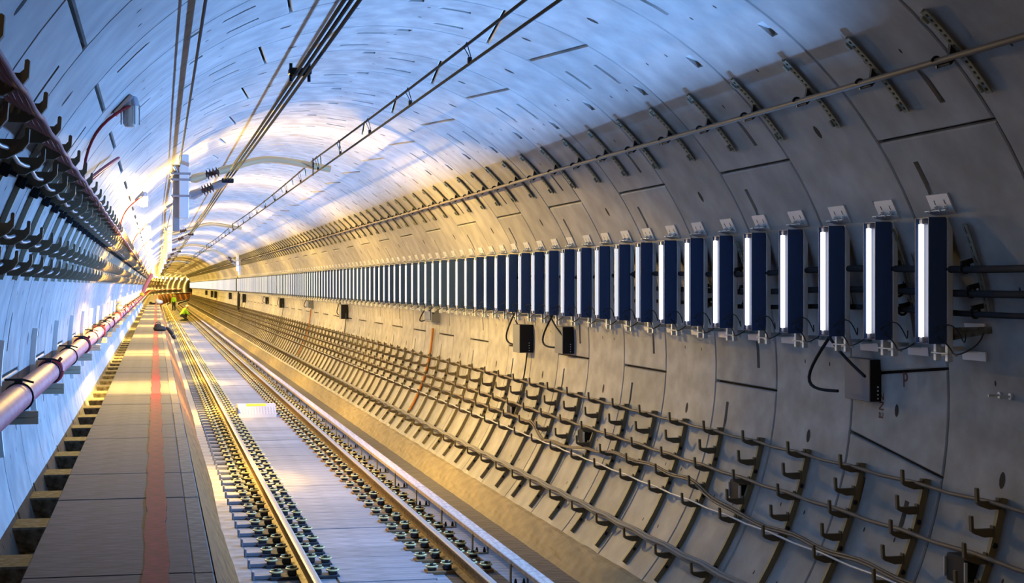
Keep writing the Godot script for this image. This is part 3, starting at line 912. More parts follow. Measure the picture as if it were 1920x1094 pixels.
func boxes() -> void:
	# [s, centre Y, depth, height, along, kind] junction boxes hanging below the fixtures
	var q := [[10.8, -0.67, 0.09, 0.3, 0.42, 0], [19.5, -0.67, 0.15, 0.33, 0.4, 0], [21.7, -0.72, 0.2, 0.38, 0.42, 0], [29.2, -0.53, 0.16, 0.26, 0.8, 1], [43.6, -0.7, 0.2, 0.38, 0.42, 0], [53.5, -0.6, 0.16, 0.26, 0.8, 1], [65.8, -0.7, 0.2, 0.38, 0.42, 0], [75.0, -0.68, 0.16, 0.3, 0.42, 0], [94.0, -0.72, 0.22, 0.5, 0.5, 0], [112.0, -0.7, 0.2, 0.45, 0.5, 0], [139.0, -0.75, 0.24, 0.6, 0.5, 0], [148.0, -0.75, 0.24, 0.6, 0.5, 0], [165.0, -0.7, 0.22, 0.5, 0.5, 0]]
	for i in q.size():
		var b: Array = q[i]
		var o := base("junction_box", F(b[0]))
		tag(o, "%s junction box below the light fixtures, counted from the right, %s" % [ordinal(i), ["grey with a black end", "with a framed dark panel"][b[5]]], "junction box")
		var xf: float = 4.99 - b[2]
		var m := MB.new()
		m.box(L(4.99 - b[2] * 0.5, b[1], b[4] * 0.5), Vector3(b[2], b[3], b[4]), 0.004)
		obj("body", m.done(M.cabinet), Transform3D(), o)
		var d := MB.new()
		if b[5] == 0: d.box(L(4.99 - b[2] * 0.5, b[1], -0.008), Vector3(b[2] * 0.98, b[3] * 0.98, 0.016), 0.004)
		else: d.box(L(xf - 0.004, b[1] + 0.01, b[4] * 0.5), Vector3(0.012, b[3] * 0.8, b[4] * 0.8), 0.003)
		obj("dark_cover" if b[5] == 0 else "panel", d.done(M.black if b[5] == 0 else M.housing), Transform3D(), o)
		if b[5] == 0:
			var g := MB.new()
			for k in 4: g.ball(L(4.99 - b[2] * 0.35, b[1] - b[3] * (0.15 + 0.09 * k), -0.018), Vector3(0.007, 0.007, 0.005), 6, 4)
			obj("glands", g.done(M.galv), Transform3D(), o)
		# leads up to the fixtures and down to the racks
		var l := MB.new()
		var p := PackedVector3Array()
		for k in 14:
			var t := k / 13.0
			p.append(L(4.86 - 0.1 * sin(PI * t), lerpf(-0.35, b[1] - 0.1, t) - 0.14 * sin(PI * t), lerpf(0.55, b[4] * 0.9 if i > 0 else 0.45, t) + 0.25 * sin(PI * t)))
		l.tube(p, 0.012, 6)
		p = PackedVector3Array()
		for k in 8:
			var t := k / 7.0
			p.append(L(4.8 - 0.02 * sin(PI * t) + 0.06 * t, lerpf(-0.36, b[1] + b[3] * 0.1, t), lerpf(0.5, -0.02, t)))
		l.tube(p, 0.011, 6)
		obj("supply_lead", l.done(M.cable), Transform3D(), o)
		if b[5] == 1 or (i > 1 and i % 2 == 0):
			for k in (2 if b[5] == 1 else 1):
				var c := MB.new()
				var cp := PackedVector3Array()
				for j in 12:
					var t := j / 11.0
					cp.append(F(b[0]) * PL(lerpf(-1.0, -31.5, t), R - 0.035, (0.55 if b[5] == 1 else 0.2) + 0.05 * k + 0.05 * sin(t * 4.0)))
				c.tube(cp, 0.017 if b[5] == 1 else 0.01, 6)
				tag(obj("hose", c.done(M.orange if b[5] == 1 else M.cable)), "%s hanging down the right wall from the %s junction box%s" % [["dark cable", "orange hose"][b[5]], ordinal(i), ["", ", nearer strand" if k == 0 else ", farther strand"][b[5]]], "hose")
	# small black boxes clipped in the racks
	var bb := MB.new()
	bb.box(L(4.8, -1.72, 0.0), Vector3(0.13, 0.17, 0.24), 0.008)
	bb.box(L(4.87, -1.74, 0.0), Vector3(0.03, 0.2, 0.3), 0.004)
	var lug := [MB.new(), MB.new()]
	for d in 2: lug[d].box(L(4.735, -1.72, -0.13 + 0.26 * d), Vector3(0.02, 0.12, 0.012), 0.002)
	var sk := kit([["case", bb, M.black], ["lug", lug[0], M.galv], ["lug", lug[1], M.galv]])
	var wh := ["in the bottom right corner", "right of the drooping cables", "left of the nearer two", "in the yellow light"]
	for i in 4: put(sk, "rack_box", F([9.2, 13.1, 18.2, 22.1][i]), "%s small black box in the right wall racks, %s" % [ordinal(i), wh[i]], "box")
	# a tangle of cable hanging in the gap of the fixture row
	var tg := MB.new()
	for k in 16:
		var p := PackedVector3Array()
		for j in 22:
			var a := TAU * j / 21.0
			p.append(L(4.78 + 0.05 * sin(k * 1.3), -0.75 + (0.45 + 0.05 * sin(k * 2.2)) * sin(a) - 0.02 * k, 0.3 * cos(a) * (1.0 + 0.12 * sin(k * 1.7)) + 0.03 * k))
		tg.tube(p, 0.02, 5)
	for k in 5: tg.tube(PackedVector3Array([L(4.8, -0.4, 0.1 * k), L(4.75, 0.1, 0.1 * k - 0.1), L(4.7, 0.75 + 0.05 * k, 0.05 * k)]), 0.03, 5)
	tag(obj("cable_coil", tg.done(M.cable), F(98.2)), "dark coil of cable hanging in the gap of the fixture row", "cable coil")

# ---------------------------------------------------------------- left wall
func left_wall() -> void:
	var up := MB.new()
	arcbox(up, 149.3, 165.1, R - 0.032, R - 0.003, -0.026, 0.026, 10)
	var parts := [["upright", up, M.strut]]
	for q in [[150.7, 0.155], [153.95, 0.16], [160.4, 0.15], [163.6, 0.14]]:
		var h := MB.new()
		h.slab(hook_poly(q[1], 0.08, 0.08), Transform3D(Basis(Vector3(1, 0, 0), Vector3(0, 1, 0), Vector3(0, 0, 1)), PL(q[0], R - 0.032)), 0.04)
		parts.append(["hook", h, M.hook])
	var kb := MB.new()
	kb.box(PL(154.6, R - 0.03, -0.045), Vector3(0.05, 0.06, 0.03), 0.006, Basis(Vector3(0, 0, 1), deg_to_rad(154.6)))
	kb.tube(PackedVector3Array([PL(154.6, R - 0.02, -0.045), PL(154.6, R - 0.09, -0.045)]), 0.011, 6)
	parts.append(["wall_clamp", kb, M.black])
	var rack := kit(parts)
	for i in 275:
		put(rack, "hook_rack", F(5.06 + 1.0 * i), ("%s hook rack upright on the left wall, counted from the left edge" % ordinal(i)) if i < 30 else "tiny hook rack upright far down the left wall", "hook rack", "" if i < 30 else "far hook racks of the left wall", i < 52)
	var nm := ["outermost", "second", "third", "fourth", "innermost"]
	for i in 5:
		tag(obj("power_cable", hung(149.95, 0.172 - 0.03 * i, 0.0098, 3.0, 300.0, 0.014 + 0.003 * i, 5.06, 1.0).done(M.copper)), "%s of the pink copper coloured cables in the left wall's top hooks" % nm[i], "cable")
	for q in [[153.4, 0.11, "second"], [159.95, 0.1, "third"], [163.1, 0.1, "lowest"]]:
		tag(obj("grey_cable", hung(q[0], q[1], 0.0095, 3.0, 300.0, 0.022, 5.06, 1.0).done(M.lamp_body)), "thick grey cable sagging through the left wall's %s row of hooks" % q[2], "cable")
	# fire main with clamps, couplings and supports
	var fm := base("fire_main"); tag(fm, "large pink pipe running along the left wall above the walkway", "pipe")
	var pm := MB.new()
	var circ := PackedVector2Array()
	for i in 20: circ.append(Vector2(-0.853 - XC + 0.084 * cos(TAU * i / 20), -0.712 + YF + 0.084 * sin(TAU * i / 20)))
	pm.sweep(circ, frames(2.0, 330, 4.0), true, true)
	obj("pipe", pm.done(M.pipe), Transform3D(), fm)
	var cp := MB.new()
	var cb := Basis(Vector3(1, 0, 0), Vector3(0, 0, 1), Vector3(0, -1, 0))
	for z in [-0.035, 0.0, 0.035]: cp.torus(L(-0.853, -0.712, z), cb, 0.088, 0.088, 0.02, 20, 8)
	for a in [0.9, 4.04]: cp.box(L(-0.853 + 0.115 * cos(a), -0.712 + 0.115 * sin(a), 0), Vector3(0.06, 0.03, 0.1), 0.006, Basis(Vector3(0, 0, 1), a))
	var cpm := cp.done(M.red)
	for i in 42: obj("coupling", cpm, F(8.2 + 6.0 * i), fm)
	var ub := MB.new()
	ub.torus(L(-0.853, -0.712, 0), cb, 0.089, 0.089, 0.008, 20, 6)
	ub.tube(PackedVector3Array([L(-0.94, -0.6, 0), L(-0.83, -0.6, 0), L(-0.76, -0.62, 0)]), 0.008, 6)
	ub.box(L(-0.853, -0.612, 0), Vector3(0.05, 0.03, 0.035), 0.004)
	var sa := MB.new()
	sa.box(L(-0.85, -0.822, 0), Vector3(0.24, 0.041, 0.045), 0.004)
	sa.box(L(-0.85, -0.865, 0), Vector3(0.24, 0.041, 0.045), 0.004)
	var ss := MB.new()
	arcbox(ss, 172.6, 187.0, R - 0.042, R - 0.001, -0.024, 0.024, 6)
	var pk := kit([["wall_strut", ss, M.galv], ["arm", sa, M.strut], ["pipe_clamp", ub, M.black]])
	for i in 86: put(pk, "pipe_support", F(7.9 + 3.03 * i), ("%s bracket carrying the pink pipe, counted from the left edge" % ordinal(i)) if i < 16 else "far off bracket carrying the pink pipe", "pipe support", "" if i < 16 else "far pipe supports", i < 30)
	# riser with a yellow valve far along the pipe
	var rs := base("riser_pipe"); tag(rs, "slanting pink riser pipe with a yellow valve at the far left", "pipe")
	var rm := MB.new()
	rm.tube(PackedVector3Array([W(-0.83, -0.6, 104), W(-0.55, 0.1, 104), W(-0.2, 0.72, 104)]), 0.11, 12)
	obj("riser", rm.done(M.pipe), Transform3D(), rs)
	var vm := MB.new()
	vm.ball(W(-0.84, -0.58, 103.9), Vector3(0.17, 0.14, 0.14))
	vm.tube(PackedVector3Array([W(-0.84, -0.5, 103.9), W(-0.8, -0.38, 103.9)]), 0.04, 8)
	obj("valve", vm.done(M.yellow), Transform3D(), rs)
	# two brass hydrant valves and a small sign
	for d in [0.0, 1.1]:
		var hv := MB.new()
		hv.ball(L(-0.82, -0.52, 0), Vector3(0.07, 0.09, 0.07))
		hv.tube(PackedVector3Array([L(-0.82, -0.6, 0), L(-0.82, -0.4, 0)]), 0.035, 8)
		hv.torus(L(-0.82, -0.39, 0), Basis(), 0.07, 0.07, 0.012, 12, 5)
		tag(obj("hydrant_valve", hv.done(M.arm_tube), F(38.6 + d)), "%s of two small brass valves on top of the pink pipe" % ["nearer", "farther"][int(d > 0)], "valve")
	# work lamps: the first is off
	for n in 29:
		var i := n if n < 28 else -1
		var lit := i != 0
		var T := F(11.8 + 12.0 * i if i >= 0 else -4.2)
		var wf := wall_frame(138.1, R)
		var o := base("work_lamp", T); tag(o, "unlit bulkhead lamp with ribbed glass on the upper left wall" if not lit else (("%s glowing work lamp along the upper left wall, counted from the front" % ordinal(i - 1)) if i > 0 else "work lamp on the left wall behind the camera, outside the picture"), "lamp", "")
		var c := wf * Vector3(0, 0, 0.087)
		var bp := MB.new()
		bp.box(wf * Vector3(0, 0.0, 0.02), Vector3(0.13, 0.18, 0.04), 0.01, wf.basis)
		bp.tube(PackedVector3Array([wf * Vector3(0, 0.04, 0.03), c + Vector3(0, 0.08, 0)]), 0.016, 8)
		obj("back_plate", bp.done(M.lamp_body), Transform3D(), o)
		var cap := MB.new()
		cap.tube(PackedVector3Array([c + Vector3(0, 0.11, 0), c + Vector3(0, 0.1, 0), c + Vector3(0, 0.05, 0), c + Vector3(0, 0.04, 0)]), 0.06, 14, true, PackedFloat32Array([0.035, 0.05, 0.064, 0.064]))
		cap.tube(PackedVector3Array([c + Vector3(-0.01, 0.09, 0), c + Vector3(-0.03, 0.115, 0.03), c + Vector3(-0.06, 0.11, 0.05)]), 0.012, 8)
		obj("cap", cap.done(M.lamp_body), Transform3D(), o)
		var gl := MB.new()
		gl.tube(PackedVector3Array([c + Vector3(0, 0.05, 0), c + Vector3(0, -0.08, 0), c + Vector3(0, -0.105, 0)]), 0.052, 16, true, PackedFloat32Array([0.054, 0.052, 0.035]))
		obj("glass", gl.done(M.lamp_on if lit else M.lamp_off), Transform3D(), o)
		var cage := MB.new()
		for k in 6:
			var a := TAU * k / 6
			cage.tube(PackedVector3Array([c + Vector3(cos(a) * 0.062, 0.05, sin(a) * 0.062), c + Vector3(cos(a) * 0.062, -0.09, sin(a) * 0.062)]), 0.0045, 5)
		obj("guard", cage.done(M.lamp_body), Transform3D(), o)
		var cord := MB.new()
		var p := PackedVector3Array()
		for k in 12:
			var t := k / 11.0
			p.append(PL(lerpf(137.6, 150.0, t), R - lerpf(0.06, 0.1, t) + 0.07 * sin(PI * t), -0.12 * sin(PI * t) - 0.05 + 0.6 * t * t))
		cord.tube(p, 0.011, 6)
		obj("cord", cord.done(M.red), Transform3D(), o)
	# a spare loop of red cord hanging between the first two lamps
	var lc := MB.new()
	var lpth := PackedVector3Array()
	for k in 20:
		var t := k / 19.0
		lpth.append(PL(lerpf(149.8, 141.6, sin(PI * t)), R - 0.06, 1.6 * sin(PI * t) + 0.25 * (t - 0.5)))
	lc.tube(lpth, 0.013, 6)
	tag(obj("cord_loop", lc.done(M.red), F(12.9)), "loop of red cord on the left wall beyond the unlit lamp", "cord")
	# square dark panel on the left wall far back
	var sg := MB.new()
	sg.box(PL(179.0, R - 0.03, 0), Vector3(0.06, 0.36, 0.5), 0.01)
	tag(obj("wall_box", sg.done(M.cabinet), F(44.0)), "dark box on the left wall above the distant pink pipe", "box")

# ---------------------------------------------------------------- overhead line
func overhead() -> void:
	var arms := [22.6, 46.6, 70.6, 94.6, 118.6, 142.6, 166.6, 190.6, 214.6]
	var msg := func(s: float) -> float:
		var t := fposmod(s + 1.4, 24.0) / 24.0
		return 1.735 - 0.05 * 4.0 * t * (1.0 - t)
	var wires := [["contact_wire", 0.011, "lower thin contact wire above the track", func(s: float) -> Vector3: return W(2.15, 1.555, s), "wire"],
		["messenger_wire", 0.011, "upper wire carrying the droppers above the contact wire", func(s: float) -> Vector3: return W(2.13, msg.call(s), s), "wire"],
		["feeder_cable", 0.012, "left strand of the three black feeder cables overhead", func(s: float) -> Vector3: return W(0.905, 1.43 - 0.03 * sin(PI * fposmod(s + 1.4, 24.0) / 24.0), s), "wire"],
		["feeder_cable", 0.012, "middle strand of the three black feeder cables overhead", func(s: float) -> Vector3: return W(0.94, 1.43 - 0.03 * sin(PI * fposmod(s + 1.4, 24.0) / 24.0), s), "wire"],
		["feeder_cable", 0.012, "right strand of the three black feeder cables overhead", func(s: float) -> Vector3: return W(0.975, 1.425 - 0.03 * sin(PI * fposmod(s + 1.4, 24.0) / 24.0), s), "wire"],
		["earth_wire", 0.01, "single dark wire from the top edge to the hanging post", func(s: float) -> Vector3: return W(lerpf(0.24, 0.31, clampf(s / 22.6, 0, 1)), 1.6 - 0.03 * sin(PI * fposmod(s + 1.4, 24.0) / 24.0), s), "wire"]]
	var holder: Node3D
	for q in wires:
		var p := PackedVector3Array()
		var s := 2.0
		while s < 330.0:
			p.append(q[3].call(s)); s += 1.0 if s < 60 else 3.0
		var m := MB.new()
		m.tube(p, q[1], 6)
		var o := obj(q[0], m.done(M[q[4]]))
		tag(o, q[2], "wire")
		if q[0] == "messenger_wire": holder = o
	for i in 70:
		var s := 8.6 + 2.76 * i
		if i > 60: break
		var d := MB.new()
		var yt: float = msg.call(s)
		for z in [-0.02, 0.02]: d.tube(PackedVector3Array([W(2.13, yt + 0.02, s), W(2.125 + z, yt - 0.02, s + z), W(2.15 + z * 0.6, 1.61, s + z), W(2.15, 1.585, s)]), 0.0035, 5)
		d.box(W(2.15, 1.575, s), Vector3(0.028, 0.05, 0.04), 0.004)
		obj("dropper", d.done(M.black), Transform3D(), holder)
	var ck := MB.new()
	ck.box(L(0.94, 1.425, 0), Vector3(0.15, 0.045, 0.1), 0.008)
	for d in [-0.06, 0.06]: ck.tube(PackedVector3Array([L(0.94 + d, 1.36, 0), L(0.94 + d, 1.48, 0)]), 0.012, 6)
	var cm := ck.done(M.black)
	var cl := base("cable_clamp", F(11.05)); tag(cl, "black clamp gripping the three feeder cables near the top edge", "clamp")
	obj("clamp", cm, Transform3D(), cl)
	for i in arms.size(): arm_at(arms[i], false, "%s cantilever arm with two insulators hanging left of the crown, from the front" % ordinal(i))
	arm_at(82.0, true, "cantilever arm reversed, hung from a post on the right wall")

func insulator(a: Vector3, b: Vector3) -> Array:
	var body := MB.new(); var disc := MB.new()
	body.tube(PackedVector3Array([a, a.lerp(b, 0.06), a.lerp(b, 0.1), a.lerp(b, 0.36)]), 0.05, 12, true, PackedFloat32Array([0.035, 0.05, 0.066, 0.05]))
	body.tube(PackedVector3Array([a.lerp(b, 0.66), a.lerp(b, 0.86), a.lerp(b, 0.95), b]), 0.05, 12, true, PackedFloat32Array([0.05, 0.054, 0.045, 0.035]))
	disc.tube(PackedVector3Array([a.lerp(b, 0.34), a.lerp(b, 0.68)]), 0.032, 10)
	for k in 4:
		var c := a.lerp(b, 0.4 + 0.075 * k)
		var d := (b - a).normalized() * 0.012
		disc.tube(PackedVector3Array([c - d, c, c + d]), 0.08, 14, true, PackedFloat32Array([0.04, 0.08, 0.04]))
	return [body, disc]

func arm_at(s: float, flip: bool, label: String) -> void:
	var X := func(x: float) -> float: return 4.3 - x if flip else x
	var T := F(s)
	var o := base("cantilever_arm", T); tag(o, label, "cantilever arm", "")
	var dy := -0.22 if flip else 0.0
	var post := MB.new()
	post.box(L(X.call(0.372), 1.33 + dy, 0), Vector3(0.13, 0.86 if not flip else 0.8, 0.11), 0.008)
	obj("post", post.done(M.galv), Transform3D(), o)
	var back := MB.new()
	back.box(L(X.call(0.27), 1.18 + dy, 0.12), Vector3(0.1, 0.9, 0.1), 0.008)
	for y in [1.2, 1.42, 1.5]: back.box(L(X.call(0.33), y + dy, 0.06), Vector3(0.26, 0.03, 0.24), 0.004)
	back.tube(PackedVector3Array([L(X.call(0.24), 1.6, -0.05), L(X.call(0.3), 1.5 + dy, 0.0)]), 0.02, 6)
	back.tube(PackedVector3Array([L(X.call(0.14), 1.05 + dy, 0.1), L(X.call(0.3), 1.15 + dy, 0.1)]), 0.02, 6)
	obj("back_post", back.done(M.lamp_body), Transform3D(), o)
	for q in [[L(X.call(0.45), 1.42 + dy, 0), L(X.call(1.03), 1.6 + dy * 0.5, 0), "arm_tube"], [L(X.call(0.43), 1.2 + dy, 0.06), L(X.call(0.93), 1.4, 0.0), "lamp_body"]]:
		var z := insulator(q[0], q[1])
		var b := obj("insulator", z[0].done(M[q[2]]), Transform3D(), o)
		obj("insulator_discs", z[1].done(M.porcelain), Transform3D(), b)
	var tb := MB.new()
	var pts := PackedVector3Array()
	for q in [[0.98, 1.585], [1.15, 1.64], [1.28, 1.68], [1.4, 1.705], [1.52, 1.712], [1.66, 1.705], [1.9, 1.67], [2.15, 1.625], [2.34, 1.59]]: pts.append(L(X.call(q[0]), q[1] + dy * clampf((1.5 - q[0]), 0.0, 0.5), 0))
	tb.tube(pts, 0.048, 14)
	obj("arm_tube", tb.done(M.arm_tube), Transform3D(), o)
	var cl := MB.new()
	cl.torus(L(2.1, 1.635, 0), Basis(Vector3(0, 0, 1), Vector3(1, 0, 0), Vector3(0, 1, 0)), 0.055, 0.055, 0.01, 14, 5)
	cl.tube(PackedVector3Array([L(2.1, 1.74, 0), L(2.1, 1.5, 0)]), 0.009, 6)
	cl.box(L(0.95, 1.415, 0), Vector3(0.16, 0.06, 0.1), 0.008)
	obj("wire_clamp", cl.done(M.black), Transform3D(), o)

# ---------------------------------------------------------------- people and small things
func bits_and_people() -> void:
	# tread-plate cover box between the rails
	var o := base("cover_box", F(35.3)); tag(o, "grey tread plate cover box with a yellow label between the rails", "cover box")
	var pr := PackedVector2Array([Vector2(0, 0), Vector2(0.85, 0), Vector2(0.85, 0.24), Vector2(0.4, 0.26), Vector2(0.06, 0.06)])
	var T := Transform3D(Basis(Vector3(0, 0, -1), Vector3(0, 1, 0), Vector3(1, 0, 0)), L(2.11, -2.8, 0.0))
	var m := MB.new()
	m.slab(pr, T, 0.8)
	obj("housing", m.done(M.tread), Transform3D(), o)
	var tr := MB.new()
	var dn := Vector2(0.34, 0.2).normalized()
	for i in 7:
		for j in 13:
			var u := (i + 0.5) / 9.5
			var c := Vector2(0.06, 0.06).lerp(Vector2(0.4, 0.26), u)
			var B := T.basis * Basis(Vector3(dn.x, dn.y, 0), Vector3(-dn.y, dn.x, 0), Vector3(0, 0, 1))
			tr.box(T * Vector3(c.x, c.y, -0.36 + 0.06 * j), Vector3(0.03, 0.01, 0.03), 0.003, B)
	obj("tread_bumps", tr.done(M.tread), Transform3D(), o)
	var yl := MB.new()
	yl.box(L(2.1, -2.8 + 0.238, 0.362), Vector3(0.42, 0.09, 0.012), 0.003, Basis(Vector3(1, 0, 0), -atan2(0.34, 0.2)))
	obj("label_plate", yl.done(M.yellow), Transform3D(), o)
	var sd := MB.new()
	sd.box(L(1.69, -2.7, 0.35), Vector3(0.03, 0.22, 0.5), 0.006)
	obj("end_flap", sd.done(M.hook), Transform3D(), o)
	# dark bag on the walkway, a bundle against the bench, a white bag farther on
	var bg := base("bag", F(53.0)); tag(bg, "slumped dark bag lying on the walkway's red stripe", "bag")
	var b := MB.new()
	b.ball(L(0.12, -1.36, 0.1), Vector3(0.2, 0.1, 0.3), 14, 8)
	b.ball(L(0.07, -1.3, 0.15), Vector3(0.12, 0.1, 0.18), 12, 7)
	b.ball(L(0.26, -1.39, 0.05), Vector3(0.08, 0.045, 0.14), 10, 6)
	obj("bag_body", b.done(M.cloth), Transform3D(), bg)
	var hd := MB.new()
	hd.torus(L(0.07, -1.22, 0.15), Basis(Vector3(1, 0, 0), Vector3(0, 0, 1), Vector3(0, 1, 0)), 0.08, 0.07, 0.01, 10, 5, 0.0, PI)
	obj("handle", hd.done(M.cloth), Transform3D(), bg)
	var r := MB.new()
	r.tube(PackedVector3Array([L(0.36, -1.44, 0.4), L(0.42, -1.48, 0.3), L(0.52, -1.62, 0.1), L(0.6, -1.76, 0.0), L(0.63, -1.8, -0.06)]), 0.06, 12, true, PackedFloat32Array([0.03, 0.06, 0.065, 0.06, 0.03]))
	var rb := base("bundle", F(57.0)); tag(rb, "long dark bundle slung over the walkway edge beside the track", "bundle")
	obj("roll", r.done(M.cloth), Transform3D(), rb)
	var bands := MB.new()
	for q in [[0.47, -1.55, 0.2], [0.56, -1.69, 0.05]]: bands.torus(L(q[0], q[1], q[2]), Basis(Vector3(0.8, 0.57, 0), Vector3(0.5, -0.7, 0.5), Vector3(0, 0, 1)), 0.066, 0.066, 0.008, 12, 5)
	obj("strap", bands.done(M.cable_grey), Transform3D(), rb)
	var wb := base("white_bag", F(128.0)); tag(wb, "white bag beside a dark one on the distant walkway", "bag")
	var wm := MB.new()
	wm.ball(L(0.25, -1.26, 0), Vector3(0.3, 0.17, 0.4), 12, 7)
	wm.ball(L(0.12, -1.2, 0.1), Vector3(0.16, 0.2, 0.2), 10, 6)
	obj("bag_body", wm.done(M.white), Transform3D(), wb)
	var db := base("dark_bag", F(128.0)); tag(db, "flat dark bag left of the white bag on the distant walkway", "bag")
	var dm := MB.new()
	dm.ball(L(-0.25, -1.36, 0), Vector3(0.28, 0.07, 0.3), 12, 6)
	dm.ball(L(-0.35, -1.33, 0), Vector3(0.12, 0.09, 0.18), 10, 6)
	obj("bag_body", dm.done(M.cloth), Transform3D(), db)
	# people on the track
	person("person", "person in a bright yellow-green vest kneeling between the rails", F(132.0) * Transform3D(Basis(Vector3.UP, -1.3), L(2.1, -2.8, 0)), true)
	person("person", "person in a green top standing far down the track", F(188.0) * Transform3D(Basis(Vector3.UP, 2.8), L(1.98, -2.8, 0)), false)

# bones: [a, b, ra, rb]; one continuous surface by surface nets over their smooth union
func body_mesh(bones: Array, cell: float) -> MB:
	var lo := Vector3.ONE * 1e6; var hi := -lo
	for b in bones:
		for e in 2:
			lo = lo.min(b[e] - Vector3.ONE * (b[2 + e] + cell * 3)); hi = hi.max(b[e] + Vector3.ONE * (b[2 + e] + cell * 3))
	var n := Vector3i(((hi - lo) / cell).ceil()) + Vector3i.ONE
	var fld := PackedFloat32Array()
	fld.resize(n.x * n.y * n.z)
	fld.fill(1.0)
	var kk := 0.035
	for b in bones:
		var pad := kk * 2.0 + maxf(b[2], b[3])
		var q0 := Vector3i(((b[0].min(b[1]) - Vector3.ONE * pad - lo) / cell).floor()).max(Vector3i.ZERO)
		var q1 := Vector3i(((b[0].max(b[1]) + Vector3.ONE * pad - lo) / cell).ceil()).min(n - Vector3i.ONE)
		var ab: Vector3 = b[1] - b[0]
		var l2 := maxf(ab.length_squared(), 1e-8)
		for z in range(q0.z, q1.z + 1):
			for y in range(q0.y, q1.y + 1):
				for x in range(q0.x, q1.x + 1):
					var p := lo + Vector3(x, y, z) * cell
					var t: float = clampf((p - b[0]).dot(ab) / l2, 0.0, 1.0)
					var d: float = (p - b[0] - ab * t).length() - lerpf(b[2], b[3], t)
					var i := (z * n.y + y) * n.x + x
					var e := fld[i]
					var h := clampf(0.5 + 0.5 * (e - d) / kk, 0.0, 1.0)
					fld[i] = lerpf(e, d, h) - kk * h * (1.0 - h)
	var vert := {}
	var m := MB.new()
	var at := func(x: int, y: int, z: int) -> float: return fld[(z * n.y + y) * n.x + x]
	for z in n.z - 1:
		for y in n.y - 1:
			for x in n.x - 1:
				var s := Vector3(); var c := 0
				var base_in: bool = at.call(x, y, z) < 0
				var mixed := false
				for k in range(1, 8):
					if (at.call(x + (k & 1), y + (k >> 1 & 1), z + (k >> 2)) < 0) != base_in:
						mixed = true; break
				if not mixed: continue
				for e in [[0, 1], [2, 3], [4, 5], [6, 7], [0, 2], [1, 3], [4, 6], [5, 7], [0, 4], [1, 5], [2, 6], [3, 7]]:
					var pa := Vector3(e[0] & 1, e[0] >> 1 & 1, e[0] >> 2); var pb := Vector3(e[1] & 1, e[1] >> 1 & 1, e[1] >> 2)
					var fa: float = at.call(x + int(pa.x), y + int(pa.y), z + int(pa.z)); var fb: float = at.call(x + int(pb.x), y + int(pb.y), z + int(pb.z))
					if (fa < 0) != (fb < 0):
						s += pa.lerp(pb, fa / (fa - fb)); c += 1
				vert[(z * n.y + y) * n.x + x] = lo + (Vector3(x, y, z) + s / c) * cell
	var nrm := func(p: Vector3) -> Vector3:
		var g := (p - lo) / cell
		var i := Vector3i(g.round()).clamp(Vector3i.ONE, n - Vector3i(2, 2, 2))
		return Vector3(at.call(i.x + 1, i.y, i.z) - at.call(i.x - 1, i.y, i.z), at.call(i.x, i.y + 1, i.z) - at.call(i.x, i.y - 1, i.z), at.call(i.x, i.y, i.z + 1) - at.call(i.x, i.y, i.z - 1)).normalized()
	var st := [1, n.x, n.x * n.y]
	for i in vert:
		var f0 := fld[i]
		for ax in 3:
			var u: int = st[(ax + 1) % 3]; var w: int = st[(ax + 2) % 3]
			if (f0 < 0) == (fld[i + st[ax]] < 0): continue
			if not (vert.has(i - u) and vert.has(i - w) and vert.has(i - u - w)): continue
			var a: Vector3 = vert[i]; var b: Vector3 = vert[i - u]; var c: Vector3 = vert[i - u - w]; var d: Vector3 = vert[i - w]
			if f0 < 0: m.squad(a, b, c, d, nrm.call(a), nrm.call(b), nrm.call(c), nrm.call(d))
			else: m.squad(a, d, c, b, nrm.call(a), nrm.call(d), nrm.call(c), nrm.call(b))
	return m

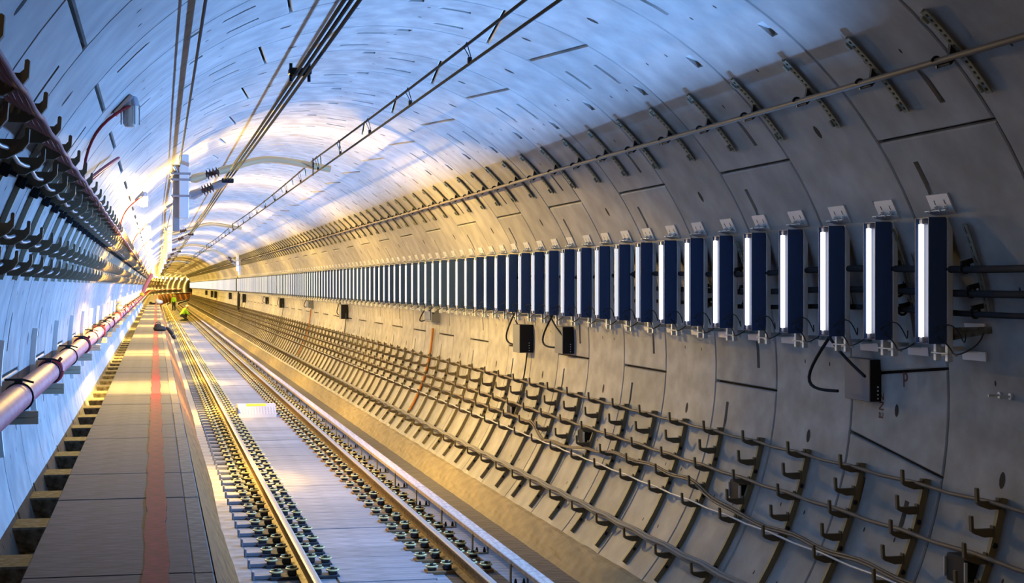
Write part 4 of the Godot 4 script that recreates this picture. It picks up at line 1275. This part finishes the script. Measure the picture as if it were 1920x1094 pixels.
# faces -z of T; kneeling and bent forward, or standing
func person(called: String, label: String, T: Transform3D, kneel: bool) -> void:
	var o := base(called, T); tag(o, label, "person")
	var v := func(x: float, y: float, z: float) -> Vector3: return Vector3(x, y, z)
	var hip := Vector3(0, 0.5, 0.1) if kneel else Vector3(0, 0.95, 0)
	var chest := Vector3(0, 0.86, -0.14) if kneel else Vector3(0, 1.32, 0)
	var neck := Vector3(0, 0.98, -0.22) if kneel else Vector3(0, 1.5, -0.01)
	var head := Vector3(0, 1.09, -0.32) if kneel else Vector3(0, 1.63, -0.04)
	var bones := [[hip, chest, 0.145, 0.155], [chest, neck, 0.13, 0.06], [neck, head, 0.055, 0.085], [head + Vector3(0, 0.04, 0.01), head + Vector3(0, -0.05, -0.02), 0.092, 0.062], [head + Vector3(0, -0.015, -0.09), head + Vector3(0, -0.03, -0.1), 0.012, 0.014]]
	var legs := []
	var hands := []
	for s in [-1.0, 1.0]:
		var sh := chest + Vector3(0.185 * s, 0.06, 0)
		var el := Vector3(0.27 * s, 0.68, -0.3) if kneel else Vector3(0.24 * s, 1.08, 0.03)
		var wr := Vector3(0.15 * s, 0.5, -0.5) if kneel else Vector3(0.25 * s, 0.84, -0.06)
		bones.append([chest + Vector3(0.1 * s, 0.07, 0), sh, 0.08, 0.07]); bones.append([sh, el, 0.06, 0.05]); bones.append([el, wr, 0.046, 0.032])
		hands.append([wr, (wr - el).normalized(), s])
		var hj := hip + Vector3(0.09 * s, -0.03, 0)
		var kn := (Vector3(0.15 * s, 0.09, -0.3) if s > 0 else Vector3(0.2 * s, 0.48, -0.34)) if kneel else Vector3(0.11 * s, 0.5, -0.03)
		var an := (Vector3(0.14 * s, 0.08, 0.14) if s > 0 else Vector3(0.2 * s, 0.1, -0.24)) if kneel else Vector3(0.12 * s, 0.09, 0.04)
		var toe := (Vector3(0.14 * s, 0.03, 0.3) if s > 0 else Vector3(0.2 * s, 0.04, -0.42)) if kneel else Vector3(0.14 * s, 0.04, -0.14)
		legs.append_array([[hip + Vector3(0.04 * s, -0.02, 0), hj, 0.135, 0.12], [hj, kn, 0.1, 0.07], [kn, an, 0.068, 0.05], [an, toe, 0.052, 0.038]])
	var bm := body_mesh(bones + legs, 0.022)
	obj("body", bm.done(M.skin), Transform3D(), o)
	# clothes: a slightly larger skin over the trunk and arms, and over the legs
	var grow := func(list: Array) -> Array:
		var r := []
		for b in list: r.append([b[0], b[1], b[2] + 0.014, b[3] + 0.014])
		return r
	var top := [[hip + Vector3(0, 0.02, 0), chest, 0.145, 0.155], [chest, chest.lerp(neck, 0.6), 0.13, 0.085]]
	for i in 2:
		var sh: Array = bones[5 + i * 3]; var ua: Array = bones[6 + i * 3]; var fa: Array = bones[7 + i * 3]
		top.append_array([sh, ua, [fa[0], fa[0].lerp(fa[1], 0.8), 0.046, 0.036]])
	obj("hi_vis_top", body_mesh(grow.call(top), 0.022).done(M.hivis), Transform3D(), o)
	obj("trousers", body_mesh(grow.call(legs), 0.022).done(M.trousers), Transform3D(), o)
	for h in hands:
		var m := MB.new()
		var d: Vector3 = h[1]
		var side := d.cross(Vector3.UP).normalized()
		var pc: Vector3 = h[0] + d * 0.05
		m.ball(pc, Vector3(0.042, 0.02, 0.05), 8, 6, Basis(side, d.cross(side), d))
		for k in 4:
			var q: Vector3 = pc + d * 0.04 + side * (0.03 - 0.02 * k)
			m.tube(PackedVector3Array([q, q + d * (0.035 + 0.006 * (k % 3)), q + d * 0.055 + Vector3(0, -0.03, 0)]), 0.009, 6)
		m.tube(PackedVector3Array([pc - d * 0.01 + side * 0.035, pc + side * 0.06 + d * 0.02, pc + side * 0.055 + d * 0.045]), 0.01, 6)
		obj("hand", m.done(M.skin), Transform3D(), o)
	var hm := MB.new()
	hm.ball(head + Vector3(0, 0.075, 0.0), Vector3(0.115, 0.085, 0.13), 14, 8)
	hm.tube(PackedVector3Array([head + Vector3(0, 0.06, -0.02), head + Vector3(0, 0.07, -0.02)]), 0.15, 16)
	obj("hard_hat", hm.done(M.white if kneel else M.hivis), Transform3D(), o)
	var ey := MB.new()
	for s in [-1.0, 1.0]: ey.ball(head + Vector3(0.033 * s, 0.01, -0.088), Vector3(0.012, 0.009, 0.008), 8, 5)
	ey.box(head + Vector3(0, -0.055, -0.082), Vector3(0.045, 0.008, 0.01), 0.002)
	obj("eyes_and_mouth", ey.done(M.black), Transform3D(), o)
